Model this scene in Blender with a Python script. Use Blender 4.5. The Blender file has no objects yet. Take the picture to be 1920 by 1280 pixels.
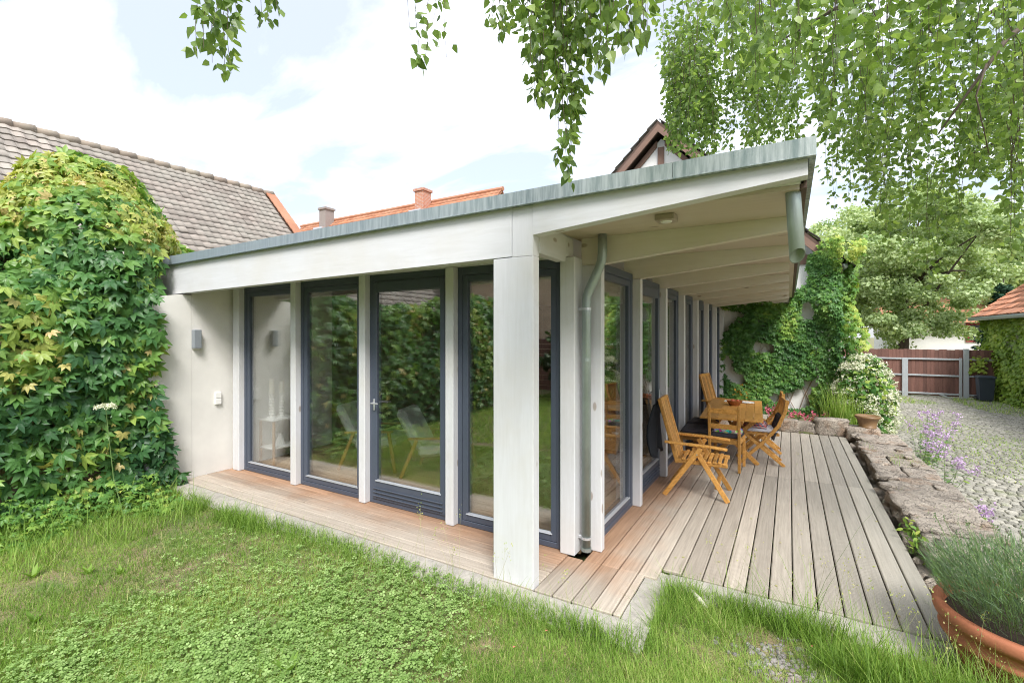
import bpy, math, random
import numpy as np
from mathutils import Vector, Matrix

# ---------------------------------------------------------------- camera, sky, sun, exposure
SC = bpy.context.scene
COL = SC.collection
TH = math.atan(520 / 884)
CT, ST = math.cos(TH), math.sin(TH)
EYE = 1.85
cam = bpy.data.cameras.new('camera')
cam.sensor_width = 36.0
cam.lens = 884 / 1920 * 36
cam.shift_y = -14 / 1920
cam.clip_start = 0.05
cam.clip_end = 3000
cam_o = bpy.data.objects.new('camera', cam)
COL.objects.link(cam_o)
cam_o.location = (0, 0, EYE)
cam_o.rotation_euler = (math.radians(90), 0, TH)
SC.camera = cam_o

SUN_DIR = Vector((0.46, -0.60, 0.90)).normalized()          # towards the hazy sun, behind the right shoulder
sun = bpy.data.lights.new('sun', 'SUN')
sun.energy = 2.4
sun.angle = math.radians(20)
sun.color = (1.0, 0.975, 0.945)
sun_o = bpy.data.objects.new('sun', sun)
COL.objects.link(sun_o)
sun_o.location = (6, -6, 12)
sun_o.rotation_euler = SUN_DIR.to_track_quat('Z', 'Y').to_euler()

world = bpy.data.worlds.new('World')
SC.world = world
world.use_nodes = True
wn = world.node_tree
wn.nodes.clear()
def wnode(t, **k):
    n = wn.nodes.new(t)
    for a, b in k.items():
        setattr(n, a, b)
    return n
sky = wnode('ShaderNodeTexSky', sky_type='NISHITA', sun_disc=False)
sky.sun_elevation = math.asin(SUN_DIR.z)
sky.sun_rotation = math.atan2(SUN_DIR.x, SUN_DIR.y)
sky.air_density = 1.0
sky.dust_density = 2.0
bg1 = wnode('ShaderNodeBackground')
bg1.inputs['Strength'].default_value = 0.15
veil = wnode('ShaderNodeMix', data_type='RGBA')                # thin high cloud in front of the blue
veil.inputs[0].default_value = 0.5
veil.inputs[7].default_value = (2.6, 2.72, 3.0, 1)
wn.links.new(sky.outputs[0], veil.inputs[6])
wn.links.new(veil.outputs[2], bg1.inputs['Color'])
bg2 = wnode('ShaderNodeBackground')
bg2.inputs['Color'].default_value = (0.965, 0.98, 1.0, 1)
# an overcast sky is up to three times brighter overhead than at the horizon
ov = wnode('ShaderNodeMath', operation='MULTIPLY_ADD')
ov.inputs[1].default_value = 1.25
ov.inputs[2].default_value = 0.66
tc = wnode('ShaderNodeTexCoord')
sep = wnode('ShaderNodeSeparateXYZ')
wn.links.new(tc.outputs['Generated'], sep.inputs[0])
addz = wnode('ShaderNodeMath', operation='MAXIMUM')
wn.links.new(sep.outputs['Z'], addz.inputs[0]); addz.inputs[1].default_value = 0.0
wn.links.new(addz.outputs[0], ov.inputs[0]); wn.links.new(ov.outputs[0], bg2.inputs['Strength'])
addz2 = wnode('ShaderNodeMath', operation='ADD')
wn.links.new(addz.outputs[0], addz2.inputs[0]); addz2.inputs[1].default_value = 0.22
comb = wnode('ShaderNodeCombineXYZ')
for i, ax in enumerate('XY'):
    dv = wnode('ShaderNodeMath', operation='DIVIDE')
    wn.links.new(sep.outputs[ax], dv.inputs[0]); wn.links.new(addz2.outputs[0], dv.inputs[1])
    wn.links.new(dv.outputs[0], comb.inputs[i])
mp = wnode('ShaderNodeMapping')
mp.inputs['Rotation'].default_value = (0, 0, math.radians(20))
mp.inputs['Scale'].default_value = (0.75, 1.5, 1)
mp.inputs['Location'].default_value = (2.3, 1.35, 0)
wn.links.new(comb.outputs[0], mp.inputs[0])
cn = wnode('ShaderNodeTexNoise')
cn.inputs['Scale'].default_value = 1.9
cn.inputs['Detail'].default_value = 8
cn.inputs['Roughness'].default_value = 0.55
cn.inputs['Distortion'].default_value = 0.35
wn.links.new(mp.outputs[0], cn.inputs['Vector'])
cr = wnode('ShaderNodeMapRange')
cr.inputs['From Min'].default_value = 0.42
cr.inputs['From Max'].default_value = 0.80
cr.inputs['To Min'].default_value = 0.13
cr.inputs['To Max'].default_value = 1.0
wn.links.new(cn.outputs['Fac'], cr.inputs['Value'])
mixs = wnode('ShaderNodeMixShader')
wn.links.new(cr.outputs[0], mixs.inputs[0])
wn.links.new(bg1.outputs[0], mixs.inputs[1]); wn.links.new(bg2.outputs[0], mixs.inputs[2])
wo = wnode('ShaderNodeOutputWorld')
wn.links.new(mixs.outputs[0], wo.inputs['Surface'])

SC.view_settings.view_transform = 'Standard'
SC.view_settings.look = 'None'
SC.view_settings.gamma = 1.0
SC.view_settings.use_curve_mapping = False
SC.view_settings.exposure = 1.02
SC.render.engine = 'CYCLES'
SC.cycles.use_denoising = True
SC.cycles.denoising_prefilter = 'FAST'
SC.cycles.filter_width = 1.05
SC.cycles.max_bounces = 8
SC.cycles.diffuse_bounces = 4
SC.cycles.glossy_bounces = 4
SC.cycles.transparent_max_bounces = 12
SC.cycles.transmission_bounces = 4
SC.cycles.caustics_reflective = False
SC.cycles.caustics_refractive = False
SC.cycles.sample_clamp_indirect = 6

# ---------------------------------------------------------------- helpers
rnd = random.Random(7)
rng = np.random.default_rng(11)
PI = math.pi

def proj(P):
    """world points (N,3) -> photo pixel x, y (1920 wide) and depth"""
    P = np.asarray(P, float)
    d = -ST * P[:, 0] + CT * P[:, 1]
    r = CT * P[:, 0] + ST * P[:, 1]
    dd = np.where(d > 0.05, d, 0.05)
    return 960 + 884 * r / dd, 626 - 884 * (P[:, 2] - EYE) / dd, d

def away(px, py, d):
    """a point in the garden: bearing/height as sighted from the tripod, d metres out"""
    r = (px - 960) / 884 * d
    return np.array((CT * r - ST * d, ST * r + CT * d, EYE - (py - 626) / 884 * d))

class MB:
    def __init__(s):
        s.v, s.f, s.m = [], [], []
        s.mi = 0
    def add(s, vs, fs):
        o = len(s.v)
        s.v += [tuple(map(float, p)) for p in vs]
        for f in fs:
            s.f.append(tuple(i + o for i in f)); s.m.append(s.mi)
        return s
    def box(s, x0, x1, y0, y1, z0, z1, c=0.0):
        if c <= 0:
            vs = [(x, y, z) for z in (z0, z1) for y in (y0, y1) for x in (x0, x1)]
            return s.add(vs, [(0, 2, 3, 1), (4, 5, 7, 6), (0, 1, 5, 4), (2, 6, 7, 3), (0, 4, 6, 2), (1, 3, 7, 5)])
        c = min(c, (x1 - x0) * .45, (y1 - y0) * .45, (z1 - z0) * .45)
        X, Y, Z = (x0, x1), (y0, y1), (z0, z1)
        vs, idx = [], {}
        for i in (0, 1):
            for j in (0, 1):
                for k in (0, 1):
                    sx, sy, sz = (1, -1)[i] * c, (1, -1)[j] * c, (1, -1)[k] * c
                    idx[i, j, k, 0] = len(vs); vs.append((X[i], Y[j] + sy, Z[k] + sz))
                    idx[i, j, k, 1] = len(vs); vs.append((X[i] + sx, Y[j], Z[k] + sz))
                    idx[i, j, k, 2] = len(vs); vs.append((X[i] + sx, Y[j] + sy, Z[k]))
        F = []
        def q(*a): F.append(a)
        for i in (0, 1):
            a = [idx[i, 0, 0, 0], idx[i, 1, 0, 0], idx[i, 1, 1, 0], idx[i, 0, 1, 0]]
            q(*(a if i else a[::-1]))
            a = [idx[0, i, 0, 1], idx[1, i, 0, 1], idx[1, i, 1, 1], idx[0, i, 1, 1]]
            q(*(a[::-1] if i else a))
            a = [idx[0, 0, i, 2], idx[1, 0, i, 2], idx[1, 1, i, 2], idx[0, 1, i, 2]]
            q(*(a if i else a[::-1]))
        for a in (0, 1):
            for b in (0, 1):
                e = [idx[a, b, 0, 0], idx[a, b, 1, 0], idx[a, b, 1, 1], idx[a, b, 0, 1]]
                q(*(e if a == b else e[::-1]))
                e = [idx[a, 0, b, 0], idx[a, 0, b, 2], idx[a, 1, b, 2], idx[a, 1, b, 0]]
                q(*(e if a == b else e[::-1]))
                e = [idx[0, a, b, 1], idx[1, a, b, 1], idx[1, a, b, 2], idx[0, a, b, 2]]
                q(*(e if a == b else e[::-1]))
                for k in (0, 1):
                    e = [idx[a, b, k, 0], idx[a, b, k, 1], idx[a, b, k, 2]]
                    q(*(e if (a + b + k) % 2 == 1 else e[::-1]))
        return s.add(vs, F)
    def bar(s, p0, p1, w, h, side=(0, 1, 0), c=0.0):
        """rectangular bar from p0 to p1; w across along `side`, h at right angles"""
        p0, p1 = Vector(p0), Vector(p1)
        d = (p1 - p0); L = d.length; d.normalize()
        sd = Vector(side); sd = (sd - d * sd.dot(d)).normalized()
        up = d.cross(sd)
        t = MB().box(0, L, -w / 2, w / 2, -h / 2, h / 2, c)
        return s.add([p0 + d * v[0] + sd * v[1] + up * v[2] for v in t.v], t.f)
    def tube(s, pts, r, n=8, cap=True):
        pts = [Vector(p) for p in pts]
        m = len(pts)
        rr = [r] * m if isinstance(r, (int, float)) else list(r)
        ref = None
        vs = []
        for i, p in enumerate(pts):
            d = (pts[min(i + 1, m - 1)] - pts[max(i - 1, 0)]).normalized()
            if ref is None:
                ref = d.orthogonal().normalized()
            ref = (ref - d * ref.dot(d)).normalized()
            b = d.cross(ref)
            for k in range(n):
                a = 2 * PI * k / n
                vs.append(p + (ref * math.cos(a) + b * math.sin(a)) * rr[i])
        fs = [(i * n + k, i * n + (k + 1) % n, (i + 1) * n + (k + 1) % n, (i + 1) * n + k) for i in range(m - 1) for k in range(n)]
        if cap:
            fs += [tuple(range(n))[::-1], tuple((m - 1) * n + k for k in range(n))]
        return s.add(vs, fs)
    def lathe(s, prof, n=24, cen=(0, 0, 0), closed=False):
        vs = [(cen[0] + r * math.cos(2 * PI * k / n), cen[1] + r * math.sin(2 * PI * k / n), cen[2] + z) for r, z in prof for k in range(n)]
        m = len(prof)
        fs = [(i * n + k, i * n + (k + 1) % n, (i + 1) * n + (k + 1) % n, (i + 1) * n + k) for i in range(m - 1) for k in range(n)]
        return s.add(vs, fs)
    def prism(s, poly, a0, a1, axis='y'):
        n = len(poly)
        def P(u, w, a):
            return {'y': (u, a, w), 'x': (a, u, w), 'z': (u, w, a)}[axis]
        vs = [P(u, w, a0) for u, w in poly] + [P(u, w, a1) for u, w in poly]
        fs = [tuple(range(n)), tuple(range(2 * n - 1, n - 1, -1))]
        fs += [(i, i + n, (i + 1) % n + n, (i + 1) % n) for i in range(n)]
        return s.add(vs, fs)
    def mesh(s, name, mats, origin=None, smooth=False):
        me = bpy.data.meshes.new(name)
        v = s.v
        if origin is not None:
            v = [(a - origin[0], b - origin[1], c - origin[2]) for a, b, c in v]
        me.from_pydata(v, [], s.f)
        for m_ in (mats if isinstance(mats, (list, tuple)) else [mats]):
            me.materials.append(m_)
        if any(s.m):
            me.polygons.foreach_set('material_index', s.m)
        if smooth:
            me.polygons.foreach_set('use_smooth', [True] * len(me.polygons))
        me.update()
        return me
    def build(s, name, mats, parent=None, smooth=False, local=False):
        """world-space vertices; the object keeps its parent's origin (or its own base when top-level)"""
        if local:
            org = None
        elif parent is not None:
            org = wloc(parent)
        else:
            a = np.array(s.v); org = ((a[:, 0].min() + a[:, 0].max()) / 2, (a[:, 1].min() + a[:, 1].max()) / 2, a[:, 2].min())
        o = bpy.data.objects.new(name, s.mesh(name, mats, org, smooth))
        COL.objects.link(o)
        if parent is not None:
            o.parent = parent
        elif org is not None:
            o.location = org
        return o

def wloc(o):
    l = Vector((0, 0, 0))
    while o is not None:
        l = l + o.location; o = o.parent
    return l

def tag(o, label=None, cat=None, group=None, kind=None):
    if label: o['label'] = label
    if cat: o['category'] = cat
    if group: o['group'] = group
    if kind: o['kind'] = kind
    return o

def thing(name, label, cat, loc=(0, 0, 0), rz=0.0, group=None):
    o = bpy.data.objects.new(name, None)
    o.empty_display_size = 0.2
    COL.objects.link(o)
    o.location = loc
    o.rotation_euler = (0, 0, rz)
    return tag(o, label, cat, group)

def copy_tree(o, parent=None):
    c = o.copy(); COL.objects.link(c)
    if parent is not None: c.parent = parent
    for ch in list(o.children):
        copy_tree(ch, c)
    return c

# ---- meshes with very many like pieces -----------------------------------
def frames(P, tip, nrm, size, roll=None):
    """(N,3,3) column frames [side, tip, normal]*size"""
    tip = tip / (np.linalg.norm(tip, axis=1, keepdims=True) + 1e-9)
    side = np.cross(tip, nrm); side /= (np.linalg.norm(side, axis=1, keepdims=True) + 1e-9)
    n2 = np.cross(side, tip)
    R = np.stack([side, tip, n2], axis=2)
    return R * np.asarray(size).reshape(-1, 1, 1)

def many(name, T, F, P, R, tint, mat, parent=None, kind='stuff', smooth=False):
    """N transformed copies of the template (verts T, triangles F) as one mesh"""
    N, k = len(P), len(T)
    V = np.einsum('nij,kj->nki', R, T) + P[:, None, :]
    V = V.reshape(-1, 3)
    if parent is not None:
        V = V - np.array(wloc(parent))
    I = (np.asarray(F)[None] + (np.arange(N) * k)[:, None, None]).reshape(-1)
    me = bpy.data.meshes.new(name)
    nt = len(I) // 3
    me.vertices.add(len(V)); me.vertices.foreach_set('co', V.astype(np.float32).ravel())
    me.loops.add(len(I)); me.loops.foreach_set('vertex_index', I.astype(np.int32))
    me.polygons.add(nt); me.polygons.foreach_set('loop_start', np.arange(0, 3 * nt, 3, dtype=np.int32))
    if smooth:
        me.polygons.foreach_set('use_smooth', np.ones(nt, dtype=bool))
    at = me.attributes.new('tint', 'FLOAT', 'POINT')
    at.data.foreach_set('value', np.repeat(np.asarray(tint, np.float32), k))
    me.materials.append(mat)
    me.update(calc_edges=True)
    o = bpy.data.objects.new(name, me); COL.objects.link(o)
    if parent is not None: o.parent = parent
    if kind: o['kind'] = kind
    return o

def singles(name, T, F, P, R, tint, mat, parent, bins=6, smooth=False):
    """the same pieces as objects of their own, sharing a few meshes"""
    tint = np.asarray(tint)
    qs = np.linspace(0, 1, bins)
    mes = []
    for q in qs:
        me = bpy.data.meshes.new(name)
        me.from_pydata([tuple(t) for t in T], [], [tuple(map(int, f)) for f in F])
        at = me.attributes.new('tint', 'FLOAT', 'POINT'); at.data.foreach_set('value', [float(q)] * len(T))
        if smooth: me.polygons.foreach_set('use_smooth', [True] * len(me.polygons))
        me.materials.append(mat); mes.append(me)
    base = np.array(wloc(parent))
    for i in range(len(P)):
        o = bpy.data.objects.new(name, mes[int(np.argmin(abs(qs - tint[i])))])
        COL.objects.link(o); o.parent = parent
        M = np.eye(4); M[:3, :3] = R[i]; M[:3, 3] = P[i] - base
        o.matrix_basis = Matrix(M.tolist())

def split_near(P, size, n):
    """indices of the n pieces that show largest, and the rest"""
    px, py, d = proj(P)
    s = np.asarray(size) / np.maximum(d, .1)
    s = np.where((d > .2) & (px > 0) & (px < 1920) & (py > 0) & (py < 1280), s, 0)
    o = np.argsort(-s)
    return o[:n], o[n:]

def leaflet(w=0.42, L=1.0, fold=0.10, droop=0.12, y0=0.0):
    """pointed leaflet along +y, folded on the midrib"""
    T = [(0, y0, 0), (-.36 * w, y0 + .22 * L, fold * .5), (0, y0 + .24 * L, 0), (.36 * w, y0 + .22 * L, fold * .5),
         (-.46 * w, y0 + .55 * L, fold * .6 - droop * .3), (0, y0 + .57 * L, -droop * .3), (.46 * w, y0 + .55 * L, fold * .6 - droop * .3),
         (0, y0 + L, -droop)]
    F = [(0, 2, 1), (0, 3, 2), (1, 2, 5), (1, 5, 4), (2, 3, 6), (2, 6, 5), (4, 5, 7), (5, 6, 7)]
    return np.array(T), np.array(F)

def join(parts):
    V, F, o = [], [], 0
    for T, f in parts:
        V.append(T); F.append(np.asarray(f) + o); o += len(T)
    return np.concatenate(V), np.concatenate(F)

def rot(T, ax, a):
    c, s = math.cos(a), math.sin(a)
    M = {'x': [[1, 0, 0], [0, c, -s], [0, s, c]], 'y': [[c, 0, s], [0, 1, 0], [-s, 0, c]], 'z': [[c, -s, 0], [s, c, 0], [0, 0, 1]]}[ax]
    return T @ np.array(M).T

def palmate(five=True):
    out = []
    for a, L in (((-1.55, .70), (-.74, .92), (0, 1.0), (.74, .92), (1.55, .70)) if five else ((-1.0, .85), (0, 1), (1.0, .85))):
        T, F = leaflet(.40, L, .09, .18 + .06 * abs(a), .04)
        out.append((rot(T, 'z', -a), F))
    T, F = join(out)
    return T * .62, F
PALM_T, PALM_F = palmate()
B_T, B_F = leaflet(.80, 1.0, .08, .10)          # birch leaf, broad near the stalk
B_T[1, 0] = -.36; B_T[3, 0] = .36; B_T[4, 0] = -.27; B_T[6, 0] = .27
S_T = np.array([(0, 0, 0), (-.30, .45, .08), (.30, .45, .08), (0, 1, -.12)])
S_F = np.array([(0, 2, 1), (1, 2, 3)])

def rand_dirs(n):
    v = rng.normal(size=(n, 3)); return v / np.linalg.norm(v, axis=1, keepdims=True)

# cheap smooth value noise on points (for clumping and bulges)
_G = rng.random((32, 32, 32))
def vnoise(P):
    P = np.asarray(P, float); i = np.floor(P).astype(int); f = P - i; f = f * f * (3 - 2 * f)
    r = 0
    for a in (0, 1):
        for b in (0, 1):
            for c in (0, 1):
                w = (f[:, 0] if a else 1 - f[:, 0]) * (f[:, 1] if b else 1 - f[:, 1]) * (f[:, 2] if c else 1 - f[:, 2])
                r = r + w * _G[(i[:, 0] + a) % 32, (i[:, 1] + b) % 32, (i[:, 2] + c) % 32]
    return r

# ---------------------------------------------------------------- materials
class NT:
    def __init__(s, name):
        s.m = bpy.data.materials.new(name); s.m.use_nodes = True
        s.t = s.m.node_tree; s.b = s.t.nodes['Principled BSDF']; s.out = s.t.nodes['Material Output']
    def n(s, t, **k):
        x = s.t.nodes.new(t)
        for a, b in k.items():
            if a.startswith('_'): x.inputs[a[1:].replace('_', ' ')].default_value = b
            else: setattr(x, a, b)
        return x
    def l(s, a, b): s.t.links.new(a, b)
    def pos(s, scale=(1, 1, 1), rotz=0):
        g = s.n('ShaderNodeNewGeometry'); m = s.n('ShaderNodeMapping')
        m.inputs['Scale'].default_value = scale; m.inputs['Rotation'].default_value = (0, 0, rotz)
        s.l(g.outputs['Position'], m.inputs[0]); return m.outputs[0]
    def objc(s, scale=(1, 1, 1)):
        g = s.n('ShaderNodeTexCoord'); m = s.n('ShaderNodeMapping')
        m.inputs['Scale'].default_value = scale
        s.l(g.outputs['Object'], m.inputs[0]); return m.outputs[0]
    def noise(s, vec, scale, detail=4, rough=.55, dist=0):
        x = s.n('ShaderNodeTexNoise'); s.l(vec, x.inputs['Vector'])
        x.inputs['Scale'].default_value = scale; x.inputs['Detail'].default_value = detail
        x.inputs['Roughness'].default_value = rough; x.inputs['Distortion'].default_value = dist
        return x.outputs['Fac']
    def ramp(s, fac, *stops):
        x = s.n('ShaderNodeValToRGB'); s.l(fac, x.inputs[0])
        e = x.color_ramp.elements
        while len(e) < len(stops): e.new(0.5)
        for q, (p, c) in zip(e, stops):
            q.position = p
            q.color = (c, c, c, 1) if isinstance(c, (int, float)) else (*c, 1)
        return x.outputs['Color']
    def mix(s, fac, a, b, mode='MIX'):
        x = s.n('ShaderNodeMix', data_type='RGBA', blend_type=mode)
        for sock, v in ((x.inputs[0], fac), (x.inputs[6], a), (x.inputs[7], b)):
            if isinstance(v, bpy.types.NodeSocket): s.l(v, sock)
            elif isinstance(v, (int, float)): sock.default_value = v
            else: sock.default_value = (*v, 1)
        return x.outputs[2]
    def math(s, op, a, b=None, clamp=False):
        x = s.n('ShaderNodeMath', operation=op); x.use_clamp = clamp
        for i, v in enumerate((a, b)):
            if v is None: continue
            if isinstance(v, bpy.types.NodeSocket): s.l(v, x.inputs[i])
            else: x.inputs[i].default_value = v
        return x.outputs[0]
    def rand(s):
        return s.n('ShaderNodeObjectInfo').outputs['Random']
    def attr(s, name='tint'):
        return s.n('ShaderNodeAttribute', attribute_name=name).outputs['Fac']
    def col(s, c):
        if isinstance(c, bpy.types.NodeSocket): s.l(c, s.b.inputs['Base Color'])
        else: s.b.inputs['Base Color'].default_value = (*c, 1)
        return s
    def rough(s, r):
        if isinstance(r, bpy.types.NodeSocket): s.l(r, s.b.inputs['Roughness'])
        else: s.b.inputs['Roughness'].default_value = r
        return s
    def bump(s, h, strength=.3, dist=.01):
        x = s.n('ShaderNodeBump'); x.inputs['Strength'].default_value = strength; x.inputs['Distance'].default_value = dist
        s.l(h, x.inputs['Height']); s.l(x.outputs[0], s.b.inputs['Normal']); return s
    def set(s, **k):
        for a, b in k.items(): s.b.inputs[a.replace('_', ' ')].default_value = b
        return s

def plain(name, c, r=.6, var=.12, scale=6, metal=0.0, bump=.15, bscale=60):
    t = NT(name); p = t.pos()
    nz = t.noise(p, scale, 5)
    t.col(t.mix(nz, tuple(x * (1 - var) for x in c), tuple(min(1, x * (1 + var)) for x in c))).rough(r)
    t.b.inputs['Metallic'].default_value = metal
    if bump: t.bump(t.noise(p, bscale, 3), bump, .004)
    return t.m

def painted_wood(name, c, axis):
    """white-glazed spruce: grain along the axis, knots, faint grime"""
    t = NT(name)
    sc = {'x': (1.2, 14, 14), 'y': (14, 1.2, 14), 'z': (14, 14, 1.2)}[axis]
    p = t.pos(sc); q = t.pos()
    g = t.noise(p, 2.2, 6, .6, .6)
    vs = {'x': (3.2, 7, 7), 'y': (7, 3.2, 7), 'z': (7, 7, 3.2)}[axis]
    vo = t.n('ShaderNodeTexVoronoi'); vo.inputs['Scale'].default_value = 1.0; t.l(t.pos(vs), vo.inputs['Vector'])
    vo.inputs['Randomness'].default_value = 1.0
    knot = t.ramp(vo.outputs['Distance'], (0.0, 1.0), (0.11, .8), (0.15, 0.0))
    ks = t.ramp(t.n('ShaderNodeSeparateColor').outputs[0], (0.0, 1), (1, 1))
    sepn = [n for n in t.t.nodes if n.type == 'SEPARATE_COLOR'][0]
    t.l(vo.outputs['Color'], sepn.inputs[0])
    pick = t.math('GREATER_THAN', sepn.outputs[1], .62)
    km = t.math('MULTIPLY', knot, pick)
    base = t.mix(t.ramp(g, (.22, 0.0), (.72, 1.0)), tuple(x * y for x, y in zip(c, (.90, .89, .875))), c)
    base = t.mix(t.ramp(t.noise(q, 1.7, 4), (.45, 0.0), (.70, .38)), base, tuple(x * y for x, y in zip(c, (.86, .80, .66))))
    t.col(t.mix(t.math('MULTIPLY', km, .75), base, (.28, .20, .14))).rough(.55)
    t.bump(g, .35, .004)
    return t.m
WHITE = (.675, .68, .705)
W_X, W_Y, W_Z = (painted_wood('white_glazed_wood_' + a, WHITE, a) for a in 'xyz')

def zinc_mat():
    t = NT('weathered_zinc'); p = t.pos((19, 19, 1.6)); q = t.pos()
    st = t.noise(p, 1.6, 5, .6); bl = t.noise(q, .9, 3)
    g = t.n('ShaderNodeSeparateXYZ'); t.l(q, g.inputs[0])
    run = t.math('MULTIPLY_ADD', g.outputs['X'], .16); run.node.inputs[2].default_value = .78   # greener under the birch
    gr = t.math('MULTIPLY', t.math('ADD', t.math('MULTIPLY', bl, .5), run, clamp=True), 1.0, clamp=True)
    a = t.mix(st, (.25, .305, .37), (.36, .42, .48)); b = t.mix(t.ramp(st, (.35, 0.0), (.65, 1.0)), (.19, .245, .235), (.47, .515, .50))
    t.col(t.mix(gr, a, b)).rough(.48)
    t.b.inputs['Metallic'].default_value = .35
    t.bump(st, .1, .003)
    return t.m
ZINC = zinc_mat()
ZINC_PIPE = plain('zinc_pipe', (.33, .38, .36), .42, .35, 5, .55, .08, 30)
ANTH = plain('anthracite_frame', (.070, .085, .118), .42, .10, 3, 0, .04, 80)
BEAD = plain('aluminium_bead', (.62, .63, .66), .35, .05, 3, .6, 0)
RENDER = plain('lime_render', (.72, .70, .655), .9, .16, 3.2, 0, .7, 130)
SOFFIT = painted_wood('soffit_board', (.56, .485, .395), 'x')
W_R = painted_wood('glazed_rafter', (.73, .68, .61), 'x')
INWALL = plain('white_plaster', (.82, .81, .79), .9, .04, 2, 0, .1, 90)
CONCRETE = plain('concrete', (.37, .345, .305), .95, .45, 16, 0, .9, 60)
ROOM_SHADE = plain('room_shade_brown', (.16, .115, .08), .7, .2, 4)  # dark brown standing in for the unlit depth of the room
BROWN = plain('brown_board', (.085, .050, .034), .7, .2, 8)
BLACK = plain('black_rubber', (.02, .02, .022), .5, .1)

def glass_mat():
    t = NT('window_glass'); t.t.nodes.remove(t.b)
    tr = t.n('ShaderNodeBsdfTransparent'); tr.inputs[0].default_value = (.97, .985, .98, 1)
    gl = t.n('ShaderNodeBsdfGlossy'); gl.inputs['Roughness'].default_value = 0.0; gl.inputs[0].default_value = (.95, .97, .96, 1)
    fr = t.n('ShaderNodeFresnel'); ior = 2.7      # stands for the four surfaces of double glazing
    bk = t.n('ShaderNodeNewGeometry').outputs['Backfacing']
    iv_ = t.math('MULTIPLY_ADD', bk, 1 / ior - ior); iv_.node.inputs[2].default_value = ior
    t.l(iv_, fr.inputs['IOR'])
    wav = t.noise(t.pos((1, 1, .5)), 2.3, 1)
    bp = t.n('ShaderNodeBump'); bp.inputs['Strength'].default_value = .02; bp.inputs['Distance'].default_value = .02
    t.l(wav, bp.inputs['Height']); t.l(bp.outputs[0], gl.inputs['Normal'])
    mx = t.n('ShaderNodeMixShader')
    t.l(fr.outputs[0], mx.inputs[0]); t.l(tr.outputs[0], mx.inputs[1]); t.l(gl.outputs[0], mx.inputs[2])
    t.l(mx.outputs[0], t.out.inputs[0])
    return t.m
GLASS = glass_mat()

def deck_mat():
    """ribbed larch boards: silver where the rain reaches, still brown close to the facade"""
    t = NT('larch_decking'); q = t.pos()
    g = t.n('ShaderNodeSeparateXYZ'); t.l(q, g.inputs[0])
    # distance from the sheltered strip along the walls
    dx = t.math('ADD', g.outputs['X'], 1.35); dy = t.math('SUBTRACT', 3.62, g.outputs['Y'])
    dd = t.math('MAXIMUM', dx, dy)
    w = t.math('ADD', dd, t.math('MULTIPLY', t.math('SUBTRACT', t.noise(q, 2.2, 4), .5), .55))
    weather = t.n('ShaderNodeMapRange', interpolation_type='SMOOTHSTEP'); t.l(w, weather.inputs[0])
    weather.inputs[1].default_value = -.10; weather.inputs[2].default_value = .48
    gx = t.noise(t.pos((30, 1.2, 4)), 1.6, 5, .6, .4); gy = t.noise(t.pos((1.2, 30, 4)), 1.6, 5, .6, .4)
    front = t.math('LESS_THAN', g.outputs['X'], -1.602)
    gr = t.mix(front, gx, gy)
    new = t.mix(t.ramp(gr, (.2, 0.0), (.8, 1.0)), (.27, .145, .080), (.52, .32, .20))
    old = t.mix(t.ramp(gr, (.2, 0.0), (.8, 1.0)), (.30, .255, .205), (.53, .465, .385))
    far = t.n('ShaderNodeMapRange'); t.l(dx, far.inputs[0]); far.inputs[1].default_value = .9; far.inputs[2].default_value = 2.2
    old = t.mix(far.outputs[0], old, t.mix(gr, (.23, .215, .175), (.40, .375, .32)))
    c = t.mix(weather.outputs[0], new, old)
    rv = t.math('MULTIPLY_ADD', t.rand(), .32); rv.node.inputs[2].default_value = .82
    cc = t.n('ShaderNodeMix', data_type='RGBA', blend_type='MULTIPLY'); cc.inputs[0].default_value = 1
    t.l(c, cc.inputs[6]); t.l(rv, cc.inputs[7])
    spots = t.ramp(t.noise(q, 55, 2), (.70, 0.0), (.78, .5))
    t.col(t.mix(spots, cc.outputs[2], (.12, .10, .075))).rough(.8)
    ribx = t.math('SINE', t.math('MULTIPLY', g.outputs['X'], 2 * PI / .0074)); riby = t.math('SINE', t.math('MULTIPLY', g.outputs['Y'], 2 * PI / .0074))
    t.bump(t.math('ADD', t.math('MULTIPLY', t.mix(front, ribx, riby), .5), gr), .35, .003)
    return t.m
DECK = deck_mat()

def teak_mat():
    t = NT('oiled_teak'); q = t.objc((3, 3, 3)); g = t.ramp(t.noise(q, 4.5, 8, .65, 2.5), (.3, 0.0), (.7, 1.0))
    c = t.mix(g, (.42, .185, .038), (.76, .41, .11))
    rv = t.math('MULTIPLY_ADD', t.rand(), .5); rv.node.inputs[2].default_value = .7
    t.col(t.mix(1.0, c, rv, 'MULTIPLY')).rough(.42)
    t.bump(g, .08, .002)
    return t.m
TEAK = teak_mat()
OAK = NT('oak_floor'); _q = OAK.pos((1.4, 16, 4)); _g = OAK.noise(_q, 1.6, 5, .6, .5)
OAK.col(OAK.mix(1.0, OAK.mix(_g, (.34, .22, .12), (.54, .38, .23)), OAK.math('ADD', OAK.math('MULTIPLY', OAK.rand(), .3), .8), 'MULTIPLY')).rough(.35)
OAK = OAK.m

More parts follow.
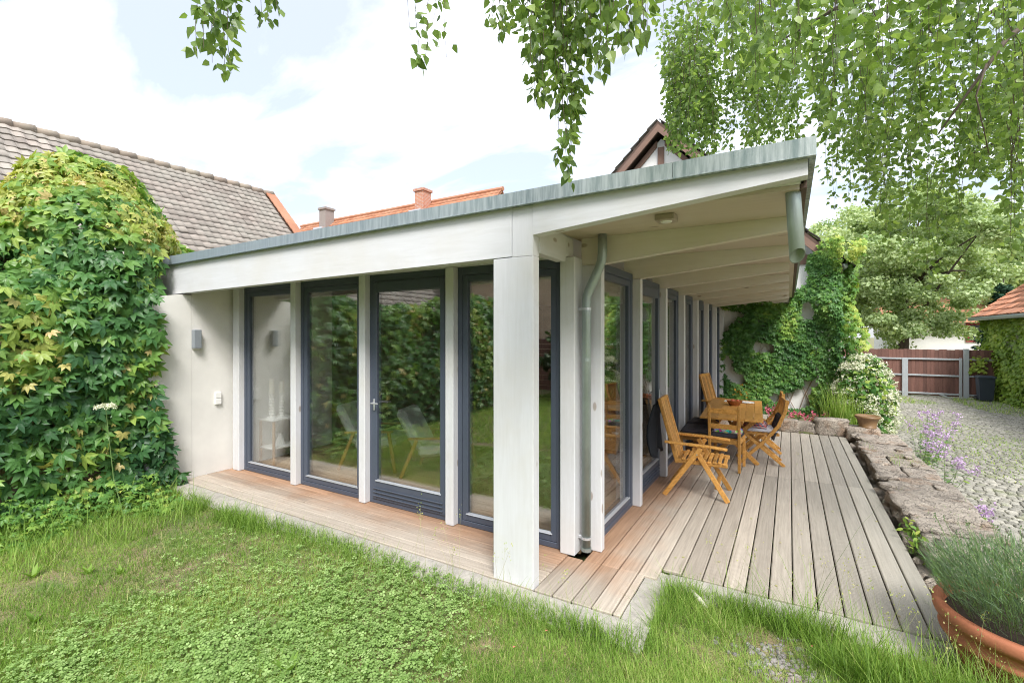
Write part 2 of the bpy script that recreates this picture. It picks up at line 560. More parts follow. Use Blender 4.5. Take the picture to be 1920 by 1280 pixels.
def leaf_mat(name, stops, trans=.35, rough=.45, tcol=(1.25, 1.3, .6), spec=.35):
    t = NT(name)
    tn = t.attr()
    c = t.ramp(tn, *stops)
    c = t.mix(1.0, c, t.math('MULTIPLY_ADD', t.noise(t.pos(), 14, 2), .5), 'MULTIPLY')
    [n for n in t.t.nodes if n.type == 'MATH'][-1].inputs[2].default_value = .75
    t.col(c).rough(rough); t.b.inputs['Specular IOR Level'].default_value = spec
    tl = t.n('ShaderNodeBsdfTranslucent'); t.l(t.mix(1.0, c, tcol, 'MULTIPLY'), tl.inputs[0])
    mx = t.n('ShaderNodeMixShader'); mx.inputs[0].default_value = trans
    t.l(t.b.outputs[0], mx.inputs[1]); t.l(tl.outputs[0], mx.inputs[2]); t.l(mx.outputs[0], t.out.inputs[0])
    return t.m
CREEPER = leaf_mat('creeper_leaf', ((0, (.040, .115, .045)), (.36, (.10, .235, .060)), (.66, (.26, .40, .080)), (.86, (.44, .46, .12)), (1, (.62, .46, .22))), .32, .38)
CREEPER2 = leaf_mat('creeper_leaf_bright_green', ((0, (.060, .16, .045)), (.5, (.13, .28, .060)), (.85, (.30, .45, .085)), (1, (.46, .52, .12))), .3, .42)  # brighter green for the far creeper, herbs and flower leaves
IVY = leaf_mat('yellow_green_ivy', ((0, (.10, .19, .02)), (.5, (.20, .31, .035)), (1, (.36, .44, .07))), .3, .45)
BIRCH = leaf_mat('birch_leaf', ((0, (.085, .150, .040)), (.5, (.18, .28, .075)), (1, (.36, .46, .16))), .5, .35, (1.5, 1.5, .8))
MAPLE = leaf_mat('pale_tree_leaf', ((0, (.24, .34, .14)), (.5, (.42, .52, .27)), (1, (.62, .68, .42))), .35, .5)
DARKTREE = leaf_mat('dark_tree_leaf', ((0, (.018, .05, .02)), (.5, (.04, .09, .03)), (1, (.10, .17, .05))), .25, .5)
CONIFER = leaf_mat('conifer_needles', ((0, (.02, .06, .035)), (1, (.06, .13, .07))), .15, .6)
GRASS = leaf_mat('grass_blade', ((0, (.10, .19, .030)), (.45, (.22, .365, .065)), (.8, (.37, .49, .12)), (1, (.58, .52, .26))), .40, .5, spec=.2)
CLOVER = leaf_mat('clover_leaf', ((0, (.15, .26, .06)), (.6, (.28, .42, .13)), (1, (.40, .53, .21))), .3, .5, spec=.25)
LAVENDER = leaf_mat('lavender_leaf', ((0, (.09, .15, .10)), (.5, (.15, .23, .12)), (1, (.20, .32, .08))), .25, .6)
WFLOWER = leaf_mat('white_blossom', ((0, (.55, .60, .36)), (1, (.85, .84, .68))), .3, .6, (1, 1, .9))
PURPLE = leaf_mat('purple_blossom', ((0, (.50, .34, .56)), (1, (.74, .58, .78))), .3, .6, (1, 1, 1))
PINK = leaf_mat('pink_blossom', ((0, (.70, .10, .22)), (1, (.85, .30, .38))), .3, .6, (1, 1, 1))
ORANGE = leaf_mat('orange_blossom', ((0, (.80, .28, .02)), (1, (.9, .45, .04))), .3, .6, (1, 1, 1))
BARK = plain('dark_bark', (.075, .055, .042), .9, .3, 12, 0, .6, 40)
TWIG = plain('birch_twig', (.10, .065, .05), .7, .2, 20, 0, 0)
STEM = plain('green_stem', (.14, .22, .07), .6, .2, 20, 0, 0)
VSTEM = plain('creeper_stem', (.26, .15, .09), .7, .2, 20, 0, .2)
TERRA = plain('terracotta', (.42, .150, .075), .75, .25, 7, 0, .3, 60)
TERRA2 = plain('glazed_brown_pot', (.22, .13, .06), .4, .3, 9)

def birch_bark():
    t = NT('birch_bark'); g = t.noise(t.pos((3, 3, 14)), 2.0, 4)
    t.col(t.ramp(g, (.40, (.62, .60, .56)), (.60, (.58, .55, .50)), (.66, (.05, .045, .04)))).rough(.8)
    return t.m
BBARK = birch_bark()

def stone_mat(name, a, b, moss, chipped=False):
    t = NT(name); q = t.pos(); g = t.noise(q, 5, 7, .65, .5); f = t.noise(q, 45, 4)
    c = t.mix(t.ramp(g, (.3, 0.0), (.7, 1.0)), a, b)
    c = t.mix(t.ramp(t.noise(q, 3.1, 5), (.54, 0.0), (.68, .75)), c, moss)
    c = t.mix(1.0, c, t.math('ADD', t.math('ADD', t.math('MULTIPLY', t.rand(), .3), t.math('MULTIPLY', t.attr(), .3)), .80 if chipped else .68), 'MULTIPLY')
    t.col(t.mix(t.ramp(f, (.62, 0.0), (.72, .5)), c, (.10, .075, .05))).rough(.95)
    hgt = t.math('ADD', g, t.math('MULTIPLY', f, .6))
    if chipped:                       # broken edges, bedding layers and cracks
        vo = t.n('ShaderNodeTexVoronoi', feature='DISTANCE_TO_EDGE'); vo.inputs['Scale'].default_value = 5.5
        wv = t.n('ShaderNodeVectorMath', operation='ADD'); nn = t.n('ShaderNodeTexNoise'); nn.inputs['Scale'].default_value = 4; nn.inputs['Detail'].default_value = 5
        t.l(q, nn.inputs['Vector']); t.l(t.pos((1, 1, 2.6)), wv.inputs[0]); t.l(nn.outputs['Color'], wv.inputs[1]); t.l(wv.outputs[0], vo.inputs['Vector'])
        cr_ = t.ramp(vo.outputs['Distance'], (0.0, 0.0), (.035, 1.0))
        hgt = t.math('ADD', hgt, t.math('MULTIPLY', cr_, .7))
    t.bump(hgt, 1.0, .04)
    return t.m
STONE = stone_mat('sandstone_block', (.29, .245, .20), (.52, .455, .375), (.34, .22, .14), True)
COBBLE = stone_mat('granite_cobble', (.27, .26, .215), (.42, .40, .34), (.27, .30, .15))
PEBBLE = stone_mat('river_pebble', (.22, .20, .19), (.42, .39, .37), (.35, .27, .24))

def soil_mat(name, a, b, g1, gmin, gmax, sc=3):
    t = NT(name); q = t.pos(); n1 = t.noise(q, 18, 6, .7); n2 = t.noise(q, sc, 5)
    c = t.mix(n1, a, b)
    t.col(t.mix(t.ramp(n2, (gmin, 0.0), (gmax, 1.0)), c, g1)).rough(1)
    t.bump(t.noise(q, 60, 4), .8, .02)
    return t.m
SOIL = soil_mat('lawn_soil', (.16, .115, .07), (.34, .265, .17), (.12, .17, .05), .40, .62)
YARD = soil_mat('yard_sand', (.30, .29, .20), (.46, .44, .34), (.19, .24, .08), .46, .60, 1.1)

def tile_mat(name, a, b, lichen, amt):
    t = NT(name); q = t.pos(); n1 = t.noise(q, 1.3, 6, .6); n2 = t.noise(q, 16, 4)
    c = t.mix(n2, a, b)
    c = t.mix(1.0, c, t.math('ADD', t.math('ADD', t.math('MULTIPLY', t.rand(), .2), t.math('MULTIPLY', t.attr(), .45)), .66), 'MULTIPLY')
    t.col(t.mix(t.ramp(n1, (.35, 0.0), (.7, amt)), c, lichen)).rough(.9)
    t.bump(n2, .3, .01)
    return t.m
TILE_GREY = tile_mat('weathered_clay_tile', (.22, .185, .155), (.34, .295, .26), (.34, .32, .275), .8)
TILE_RED = tile_mat('orange_clay_tile', (.40, .15, .075), (.54, .235, .13), (.46, .27, .18), .6)

def brick_mat(name, a, b, mortar, sx=.25, sz=.08):
    t = NT(name); g = t.n('ShaderNodeSeparateXYZ'); t.l(t.pos(), g.inputs[0])
    cb = t.n('ShaderNodeCombineXYZ'); t.l(t.math('ADD', g.outputs['X'], g.outputs['Y']), cb.inputs[0]); t.l(g.outputs['Z'], cb.inputs[1])
    br = t.n('ShaderNodeTexBrick'); t.l(cb.outputs[0], br.inputs['Vector'])
    br.inputs['Color1'].default_value = (*a, 1); br.inputs['Color2'].default_value = (*b, 1); br.inputs['Mortar'].default_value = (*mortar, 1)
    br.inputs['Scale'].default_value = 1; br.inputs['Brick Width'].default_value = sx; br.inputs['Row Height'].default_value = sz; br.inputs['Mortar Size'].default_value = .008
    t.col(br.outputs['Color']).rough(.9); t.bump(br.outputs['Fac'], -.4, .01)
    return t.m
BRICK_RED = brick_mat('red_brick', (.40, .15, .09), (.50, .22, .13), (.5, .45, .4))
BRICK_PALE = brick_mat('pale_brick', (.50, .36, .24), (.60, .45, .32), (.42, .36, .30))
PLASTER_H = plain('house_plaster', (.78, .77, .74), .9, .05, 1.5, 0, .2, 60)
TIMBER = plain('old_timber', (.19, .115, .085), .8, .25, 6)
GATEWOOD = NT('gate_board'); _q = GATEWOOD.pos((9, 9, 1)); _g = GATEWOOD.noise(_q, 2, 4)
GATEWOOD.col(GATEWOOD.mix(1.0, GATEWOOD.mix(_g, (.10, .042, .030), (.21, .105, .080)), GATEWOOD.math('ADD', GATEWOOD.math('MULTIPLY', GATEWOOD.rand(), .5), .75), 'MULTIPLY')).rough(.75)
GATEWOOD = GATEWOOD.m
GALV = plain('galvanised_steel', (.50, .53, .55), .45, .1, 5, .5, 0)
BIN = plain('bin_plastic', (.030, .040, .055), .45, .1, 5, 0, .05)
CUSHION = plain('charcoal_cushion', (.045, .040, .048), .95, .2, 30, 0, .4, 200)
FABRIC = plain('grey_armchair_fabric', (.50, .51, .49), .95, .2, 60, 0, .4, 220)
JACKET = plain('dark_jacket_cloth', (.022, .026, .034), .9, .3, 12, 0, .3, 90)
WOODARM = plain('armchair_wood', (.42, .22, .08), .4, .2, 8)
CERAM = plain('white_ceramic', (.80, .79, .76), .35, .03)
WAX = plain('candle_wax', (.82, .78, .66), .5, .03)
RUG = NT('red_rug'); RUG.col(RUG.mix(RUG.noise(RUG.pos(), 7, 5), (.10, .025, .025), (.30, .10, .085))).rough(1); RUG = RUG.m
def check_mat(name, c1, c2, c3, s):
    t = NT(name); g = t.n('ShaderNodeSeparateXYZ'); t.l(t.pos((s, s, s)), g.inputs[0])
    a = t.math('GREATER_THAN', t.math('SINE', t.math('ADD', g.outputs['X'], g.outputs['Z'])), .1)
    b = t.math('GREATER_THAN', t.math('SINE', t.math('ADD', g.outputs['Y'], g.outputs['Z'])), .1)
    t.col(t.mix(t.math('MULTIPLY', b, .6), t.mix(a, c1, c2), c3)).rough(.95)
    return t.m
TARTAN = check_mat('tartan_blanket', (.42, .03, .04), (.06, .05, .10), (.60, .58, .55), 120)
COLOURED = NT('patchwork_cloth'); _v = COLOURED.n('ShaderNodeTexVoronoi'); _v.inputs['Scale'].default_value = 26; COLOURED.l(COLOURED.pos(), _v.inputs['Vector'])
COLOURED.col(COLOURED.mix(.35, _v.outputs['Color'], (.10, .12, .22))).rough(.95); COLOURED = COLOURED.m

# ---------------------------------------------------------------- ground
LAWN_Z = -0.065
YARD_Z = -0.55
def lawn_h(x, y):
    return LAWN_Z + 0.035 * (vnoise(np.stack([x * .9 + 5, y * .9 + 5, x * 0 + 2], 1)) - .5) - .03 * np.clip((2.6 - y) / 2.5, 0, 1)

b = MB().box(-400, 400, -400, 400, -1.2, -0.72)
tag(b.build('ground', SOIL), kind='structure')
# lawn: a gently uneven sheet up to the concrete edging
xs = np.linspace(-9.0, 1.62, 84); ys = np.linspace(-9, 3.0, 90)
X, Y = np.meshgrid(xs, ys); Z = lawn_h(X.ravel(), Y.ravel())
m = MB(); nx = len(xs)
m.add(np.stack([X.ravel(), Y.ravel(), Z], 1), [(j * nx + i, j * nx + i + 1, (j + 1) * nx + i + 1, (j + 1) * nx + i) for j in range(len(ys) - 1) for i in range(nx - 1)])
tag(m.build('lawn', SOIL, smooth=True), 'mown garden lawn of grass, clover and bare patches', kind='structure')
# the tongue of lawn in front of the wide deck
xs = np.linspace(-0.80, 1.62, 24); ys = np.linspace(3.0, 3.72, 8)
X, Y = np.meshgrid(xs, ys); Z = lawn_h(X.ravel(), Y.ravel())
m = MB(); nx = len(xs)
m.add(np.stack([X.ravel(), Y.ravel(), Z], 1), [(j * nx + i, j * nx + i + 1, (j + 1) * nx + i + 1, (j + 1) * nx + i) for j in range(len(ys) - 1) for i in range(nx - 1)])
tag(m.build('lawn', SOIL, smooth=True), kind='structure')
tag(MB().box(-6.5, .86, 3.05, 12.4, -.60, -.13).build('foundation', SOIL), kind='structure')
tag(MB().box(1.62, 14, -12, 40, -.9, YARD_Z).build('courtyard', YARD), 'sandy bed of the cobbled courtyard', kind='structure')
tag(MB().box(.86, 1.62, 10.4, 13.0, -.9, -.04).build('flower_bed', SOIL), kind='structure')
tag(MB().box(-.1, .86, 10.34, 12.5, -.9, .03).build('flower_bed', SOIL), kind='structure')
tag(MB().box(-60, -9.0, -40, 40, -.9, -.2).build('neighbouring_ground', SOIL), kind='structure')

# concrete edging of the deck
def edging(x0, x1, y0, y1, axis, seed, slope=.03):
    """rough cast edging: a strip with a worn, slightly ragged outer side"""
    L = (x1 - x0) if axis == 'x' else (y1 - y0); n = max(6, int(L / .06)); m = MB(); vs = []
    for i in range(n + 1):
        s_ = i / n
        for j in range(6):
            w = j / 4 if j < 5 else 1.02
            q = vnoise(np.array([[s_ * L * 3 + seed, w * 2, seed], [s_ * L * 9 + seed, w * 5, seed + 3]]))
            rag = ((q[0] - .5) * .06 + (q[1] - .5) * .03) * w
            z = -.014 - slope * w * w + (q[1] - .5) * .010 if j < 5 else -.4
            if axis == 'x': vs.append((x0 + L * s_, y1 - (y1 - y0) * w + rag, z))
            else: vs.append((x0 + (x1 - x0) * w + rag, y0 + L * s_, z))
    m.add(vs, [(i * 6 + j, (i + 1) * 6 + j, (i + 1) * 6 + j + 1, i * 6 + j + 1) for i in range(n) for j in range(5)])
    m.add([], [])
    o = m.build('kerb', CONCRETE, smooth=True)
    return tag(o, 'low concrete edging between lawn and wooden deck', kind='structure')
edging(-6.64, -.76, 2.80, 3.024, 'x', 3.1, .045)
edging(-.953, -.76, 3.026, 3.79, 'y', 8.7, .03)
edging(-.80, .88, 3.60, 3.784, 'x', 14.2, .035)

# ---------------------------------------------------------------- deck
deck = thing('wooden_deck', 'L-shaped deck of ribbed larch planks around the glazed pavilion', 'deck', (0, 6, 0))
def plank(x0, x1, y0, y1):
    dz = rnd.uniform(-.0018, .0018)
    MB().box(x0, x1, y0, y1, -.028 + dz, dz, .006).build('plank', DECK, deck)
PW, PG = .1475, .009
for r in range(5):
    y0 = 3.03 + r * PW; y1 = min(y0 + PW - PG, 3.715)
    cut = (-4.62, -4.9, -4.62, -4.75, -4.62)[r]
    plank(-6.645, cut - .002, y0, y1); plank(cut + .002, -1.606, y0, y1)
ncol = 17
for k in range(ncol):
    x0 = -1.598 + k * PW; x1 = x0 + PW - PG
    if x0 < -1.1:
        if x0 < -1.5:
            plank(x0, x1, 3.03, 3.634); continue
        plank(x0, x1, 3.03, 3.634)
        y = 3.64
    elif x0 < -.97:
        plank(x0, -.96, 3.03, 3.634); y = 3.64
    else:
        y = 3.79
        if x0 < -.8: y = 3.81
    yend = 12.36 if x1 < -.12 else 10.32
    j1 = 7.02 + (.0 if k % 2 else .0)
    plank(x0, min(x1, .872), y, j1 - .002); plank(x0, min(x1, .872), j1 + .002, yend)
plank(-1.56, -1.457, 3.905, 12.36)

# ---------------------------------------------------------------- pavilion
pav = thing('garden_pavilion', 'flat-roofed glazed garden pavilion of white timber posts with zinc roof edge', 'pavilion', (-4, 7.5, 0))
C = .005
def zr(x):                       # slight fall of the roof to the left
    return .0091 * (x - .09)
# rendered end wall
m = MB().prism([(2.70, -.3), (3.148, -.3), (3.148, 2.35), (3.0, 2.35), (2.70, 2.295)], -6.90, -6.65, 'x').box(-6.90, -6.65, 3.15, 12.45, -.3, 2.66)
m.build('wall', RENDER, pav)
MB().box(-6.905, -6.645, 2.655, 2.698, -.2, 2.32, .004).build('end_board', W_Z, pav)
MB().box(-6.65, -1.47, 12.40, 12.52, -.1, 2.66).build('wall', ROOM_SHADE, pav)  # rear wall coloured dark so the reflections in the glass read
MB().box(-6.647, -6.640, 3.80, 5.30, 0.012, 2.66).build('wall_lining', INWALL, pav)
MB().box(-6.647, -6.25, 5.32, 12.39, 0.012, 2.62).build('room_shade_panel', ROOM_SHADE, pav)  # added dark panel, keeps the room dim behind the reflections
# front edge beam: deep over the windows, tapering where it cantilevers over the deck
xl, xr = -7.47, .088
main = [(xl, 2.357 + .0), (-1.955, 2.425), (-1.955, 2.415), (-1.79, 2.428), (-1.79, 2.80 + zr(-1.79)), (xl, 2.81 + zr(xl))]
main = [(xl, 2.357), (-1.785, 2.427), (-1.785, 2.81 + zr(-1.785)), (xl, 2.81 + zr(xl))]
MB().prism(main, 3.03, 3.13).build('edge_beam', W_X, pav)
cant = [(-1.605, 2.57), (xr, 2.717), (xr, 2.81), (-1.605, 2.81 + zr(-1.605))]
MB().prism(cant, 3.03, 3.13).build('edge_beam', W_X, pav)
# corner post (its head rises between the two beam lengths)
m = MB().box(-1.95, -1.605, 3.032, 3.128, -.02, 2.421, C)
m.build('corner_post', W_Z, pav)
MB().box(-1.782, -1.607, 3.0325, 3.1275, 2.4215, 2.790, .002).build('corner_post', W_Z, pav)
MB().box(-6.60, -1.60, 3.60, 3.76, 2.497, 2.665, C).build('lintel', W_X, pav)
# mullion posts of the short front
for xr_ in (-6.413, -5.201, -3.994, -2.786):
    w = .145 if xr_ < -6.4 else .098
    MB().box(xr_ - w, xr_, 3.62, 3.80, .002, 2.496, C).build('post', W_Z, pav)
MB().box(-1.672, -1.540, 3.642, 3.818, .002, 2.496, C).build('post', W_Z, pav)
Y0, DY = 3.82, 1.22
for k in range(8):
    y = Y0 + k * DY
    MB().box(-1.56 if k == 0 else -1.47, -1.37, y, y + .08, .002, 2.44, C).build('post', W_Z, pav)
    raf = [(-1.55, 2.442), (-1.37, 2.442), (.0, 2.578), (.0, 2.671), (-1.55, 2.671)]
    MB().prism(raf, y + .001, y + .079).build('rafter', W_R, pav)
MB().box(-1.69, -1.60, 3.130, 3.600, 2.452, 2.670, C).build('tie_beam', W_Y, pav)
# soffit sheets and roof
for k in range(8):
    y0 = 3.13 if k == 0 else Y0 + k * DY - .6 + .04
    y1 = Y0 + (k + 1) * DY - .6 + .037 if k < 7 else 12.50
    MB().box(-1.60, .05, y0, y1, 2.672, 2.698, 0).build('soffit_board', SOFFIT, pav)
MB().box(-6.9, -1.603, 3.13, 12.50, 2.672, 2.698).build('ceiling', INWALL, pav)
MB().box(-7.46, .07, 3.131, 12.52, 2.70, 2.80).build('roof_slab', INWALL, pav)
MB().box(.052, .086, 3.131, 12.5, 2.672, 2.809, .003).build('eaves_board', BROWN, pav)
# zinc edge, three lengths in front, lengths along the eaves
for a, bq in ((xl - .02, -4.3), (-4.297, -.62), (-.617, .125)):
    pl = [(a, 2.812 + zr(a)), (bq, 2.812 + zr(bq)), (bq, 2.909 + zr(bq)), (a, 2.909 + zr(a))]
    f = MB().prism(pl, 2.992, 3.022).build('zinc_fascia', ZINC, pav)
    dr = [(a, 2.804 + zr(a)), (bq, 2.804 + zr(bq)), (bq, 2.812 + zr(bq)), (a, 2.812 + zr(a))]
    MB().prism(dr, 2.984, 3.025).build('drip_edge', ZINC, f)
for a, bq in ((3.024, 6.2), (6.203, 9.4), (9.403, 12.5)):
    MB().box(.095, .125, a, bq, 2.806, 2.909).build('zinc_fascia', ZINC, pav)
MB().box(-7.46, .094, 3.023, 12.5, 2.815, 2.86).build('roof_covering', ZINC, pav)

# windows and doors: frame (> pane, glazing_bead, handle)
def window_x(x0, x1, y, door=False):
    """in the short front, facing the lawn"""
    f = MB()
    zt, zb = 2.495, .004
    f.box(x0, x0 + .052, y, y + .075, zb, zt, .003).box(x1 - .052, x1, y, y + .075, zb, zt, .003)
    f.box(x0 + .052, x1 - .052, y + .001, y + .075, zt - .075, zt, .003).box(x0 + .052, x1 - .052, y + .001, y + .075, zb, .05, .003)
    fo = f.build('window', ANTH, pav); fo['label'] = 'glazed door with louvred lower rail' if door else 'fixed full-height window in slate grey frame'
    gz = .255 if door else .118; gt = 2.305 if door else 2.355
    s = MB(); q = y - .012 if door else y + .006
    a0, a1 = x0 + .0525, x1 - .0525
    s.box(a0, a0 + .062, q, q + .07, .051, zt - .076, .006).box(a1 - .062, a1, q, q + .07, .051, zt - .076, .006)
    s.box(a0 + .062, a1 - .062, q + .001, q + .07, gt, zt - .076, .006).box(a0 + .062, a1 - .062, q + .001, q + .07, .051, gz - .004, .006)
    if door:
        for zz in (.085, .125, .165):
            s.box(a0 + .02, a1 - .02, q - .014, q + .0005, zz, zz + .012, .003)
    s.build('sash', ANTH, fo)
    MB().box(a0 + .055, a1 - .055, q + .022, q + .046, gz - .01, gt + .01).build('pane', GLASS, fo)
    MB().prism([(q - .008, gz - .004), (q + .02, gz - .004), (q + .02, gz + .012), (q - .004, gz + .004)], a0 + .045, a1 - .045, 'x').build('glazing_bead', BEAD, fo)
    if door:
        h = MB().box(a0 + .02, a0 + .045, q - .012, q - .0005, 1.02, 1.14, .003).tube([(a0 + .032, q - .01, 1.10), (a0 + .032, q - .05, 1.10), (a0 + .13, q - .05, 1.10)], .008, 8)
        h.build('handle', BEAD, fo)
    return fo
def window_y(y0, y1, x, door=False):
    """in the long side, facing the deck"""
    f = MB(); zt, zb = 2.495, .004
    f.box(x - .075, x, y0, y0 + .052, zb, zt, .003).box(x - .075, x, y1 - .052, y1, zb, zt, .003)
    f.box(x - .075, x - .001, y0 + .052, y1 - .052, zt - .075, zt, .003).box(x - .075, x - .001, y0 + .052, y1 - .052, zb, .05, .003)
    fo = f.build('window', ANTH, pav); fo['label'] = 'glazed deck door with louvred lower rail' if door else 'fixed full-height window facing the deck'
    gz = .255 if door else .118; gt = 2.305 if door else 2.355
    s = MB(); q = x + .012 if door else x - .006
    a0, a1 = y0 + .0525, y1 - .0525
    s.box(q - .07, q, a0, a0 + .062, .051, zt - .076, .006).box(q - .07, q, a1 - .062, a1, .051, zt - .076, .006)
    s.box(q - .07, q - .001, a0 + .062, a1 - .062, gt, zt - .076, .006).box(q - .07, q - .001, a0 + .062, a1 - .062, .051, gz - .004, .006)
    if door:
        for zz in (.085, .125, .165):
            s.box(q - .0005, q + .014, a0 + .02, a1 - .02, zz, zz + .012, .003)
    s.build('sash', ANTH, fo)
    MB().box(q - .046, q - .022, a0 + .055, a1 - .055, gz - .01, gt + .01).build('pane', GLASS, fo)
    MB().prism([(q + .008, gz - .004), (q - .02, gz - .004), (q - .02, gz + .012), (q + .004, gz + .004)], a0 + .045, a1 - .045, 'y').build('glazing_bead', BEAD, fo)
    if door:
        MB().box(q + .0005, q + .012, a1 - .045, a1 - .02, 1.02, 1.14, .003).tube([(q + .01, a1 - .032, 1.10), (q + .05, a1 - .032, 1.10), (q + .05, a1 - .13, 1.10)], .008, 8).build('handle', BEAD, fo)
FY = 3.692
window_x(-6.412, -5.300, FY); window_x(-5.200, -4.093, FY); window_x(-3.993, -2.885, FY, True); window_x(-2.785, -1.673, FY)
for k in range(7):
    window_y(Y0 + k * DY + .081, Y0 + (k + 1) * DY - .001, -1.455, k in (1, 4))
# downpipe in the re-entrant corner, with its swan neck and clamps
px_, py_ = -1.472, 3.735
path = [(px_, py_, .03), (px_, py_, 2.12), (px_ + .005, py_, 2.17), (px_ + .03, py_, 2.23), (px_ + .075, py_, 2.32), (px_ + .115, py_, 2.40), (px_ + .135, py_, 2.46), (px_ + .142, py_, 2.53), (px_ + .142, py_, 2.672)]
dp = MB().tube(path, .038, 14).build('downpipe', ZINC_PIPE, pav, smooth=True)
for z, r in ((.03, .043), (2.02, .0405), (1.62, .0395)):
    MB().tube([(px_, py_, z), (px_, py_, z + .03)], r, 14).build('pipe_socket', ZINC_PIPE, dp)
for z in (.13, 2.05):
    MB().tube([(px_, py_, z), (px_, py_, z + .02)], .0425, 14).box(px_ - .07, px_ - .035, py_ - .012, py_ + .008, z - .004, z + .024, .003).build('clamp', BEAD, dp)
# short water spout under the eaves corner, open and rusty at the mouth
sp = MB()
n = 16
for (r, zt_, zb_) in ((.040, 2.672, 2.30), (.0365, 2.672, 2.302)):
    vs = []
    for k in range(n):
        a = 2 * PI * k / n
        vs.append((.018 + r * math.cos(a), 3.20 + r * math.sin(a), zt_))
    for k in range(n):
        a = 2 * PI * k / n
        vs.append((.040 + r * math.cos(a), 3.175 + r * math.sin(a), zb_ - .9 * r * math.sin(a) + .3 * r * math.cos(a)))
    fs = [(k, (k + 1) % n, n + (k + 1) % n, n + k) for k in range(n)]
    sp.add(vs, fs if r > .038 else [f[::-1] for f in fs])
o_ = n * 2
sp.add([], []); sp.f += [(n + k, n + (k + 1) % n, o_ + n + (k + 1) % n, o_ + n + k) for k in range(n)]; sp.m += [0] * n
sp.build('water_spout', ZINC_PIPE, pav, smooth=True)
# interior floor boards
for k in range(47):
    y = 3.77 + k * .183
    MB().box(-6.64, -1.54, y, min(y + .181, 12.39), -.03, .008 + rnd.uniform(-.0006, .0006), .002).build('floor_board', OAK, pav)

# fixtures
t = thing('wall_lamp', 'small grey box lamp on the pale rendered end wall', 'lamp', (-6.648, 3.19, 1.66))
MB().box(-6.649, -6.575, 3.145, 3.235, 1.665, 1.905, .006).build('housing', plain('lamp_grey', (.30, .33, .36), .4, .05, 5, .3, 0), t)
MB().box(-6.64, -6.585, 3.155, 3.225, 1.657, 1.6655, .002).build('lens', CERAM, t)
t = thing('light_switch', 'cream double switch on the rendered wall beside the first window', 'switch', (-6.648, 3.47, .92))
MB().box(-6.649, -6.615, 3.425, 3.505, .905, .985, .006).build('switch_rocker', CERAM, t)
MB().box(-6.649, -6.615, 3.425, 3.505, .988, 1.068, .006).build('switch_rocker', CERAM, t)
t = thing('ceiling_light', 'small square downlight under the roof overhang', 'lamp', (-.735, 3.36, 2.62))
MB().box(-.80, -.67, 3.295, 3.425, 2.628, 2.671, .004).build('housing', plain('lamp_wood', (.36, .30, .24), .5), t)
MB().lathe([(.0, 2.622), (.034, 2.622), (.040, 2.628)], 16, (-.735, 3.36, 0)).build('lens', CERAM, t)

# ---------------------------------------------------------------- things inside the room
t = thing('side_table', 'small two-tier white side table inside the first window', 'table', (-6.40, 4.25, .009))
MB().box(-6.60, -6.22, 3.98, 4.52, .62, .645, .004).build('table_top', CERAM, t)
MB().box(-6.58, -6.24, 4.00, 4.50, .22, .24, .004).build('shelf', CERAM, t)
for x in (-6.57, -6.26):
    for y in (4.0, 4.48):
        MB().box(x, x + .03, y, y + .03, .009, .619, .003).build('leg', WOODARM, t)
for i, (x, y, h) in enumerate(((-6.40, 4.08, .56), (-6.36, 4.21, .52))):
    t = thing('candlestick', ('taller' if i == 0 else 'shorter') + ' ribbed white candlestick with thick candle on the white side table', 'candlestick', (x, y, .645), group='candlesticks')
    pr_ = [(0.0, 0), (.065, 0), (.065, .02), (.035, .03)]
    for q in range(7): pr_ += [(.030, .04 + q * .042), (.042, .055 + q * .042), (.030, .07 + q * .042)]
    pr_ += [(.045, .345), (.045, .355), (0, .355)]
    MB().lathe(pr_, 18, (x, y, .646)).build('holder', CERAM, t, smooth=False)
    MB().lathe([(.0, .356), (.036, .356), (.036, h), (.03, h + .005), (0, h + .003)], 16, (x, y, .646)).build('candle', WAX, t)
t = MB().lathe([(0.0, 0), (.075, 0), (.02, .17), (0, .18)], 12, (-6.38, 4.2, .241)).build('ornament', CERAM)
tag(t, 'white cone ornament on the lower shelf of the side table', 'ornament')

def armchair(x, y, rz, label):
    t = thing('armchair', label, 'armchair', (x, y, .009), rz, 'armchairs in the room')
    loc = dict(parent=t, local=True)
    MB().bar((-.26, 0, .33), (.33, 0, .40), .56, .15, (0, 1, 0), .04).build('seat', FABRIC, **loc)
    MB().bar((-.24, 0, .34), (-.52, 0, .86), .56, .13, (0, 1, 0), .05).build('backrest', FABRIC, **loc)
    for s in (-1, 1):
        a = MB().bar((.33, s * .325, .545), (-.36, s * .325, .51), .055, .025, (0, 1, 0), .008).build('armrest', WOODARM, **loc)
        for p0, p1 in (((.36, s * .325, 0), (.27, s * .325, .53)), ((-.46, s * .325, 0), (-.24, s * .325, .50))):
            MB().bar(p0, p1, .032, .042, (0, 1, 0), .006).build('leg', WOODARM, **loc)
    return t
armchair(-4.95, 4.78, math.radians(20), 'grey upholstered armchair with wooden arms behind the second window')
armchair(-3.95, 4.92, math.radians(20), 'grey upholstered armchair with wooden arms behind the glazed door')
tag(MB().box(-3.35, -1.85, 4.5, 7.2, .009, .018, .003).build('rug', RUG), 'worn dark red rug on the wooden floor of the room', 'rug')
t = thing('window_ornament', 'small red leaf-shaped ornament hanging inside the corner window', 'ornament', (-1.80, 3.80, 1.66))
MB().prism([(-1.80, 1.66), (-1.775, 1.71), (-1.80, 1.77), (-1.825, 1.71)], 3.805, 3.812).build('pendant', plain('red_felt', (.42, .12, .09), .9), t)
MB().tube([(-1.80, 3.808, 1.77), (-1.80, 3.808, 2.3)], .001, 4).build('thread', BLACK, t)

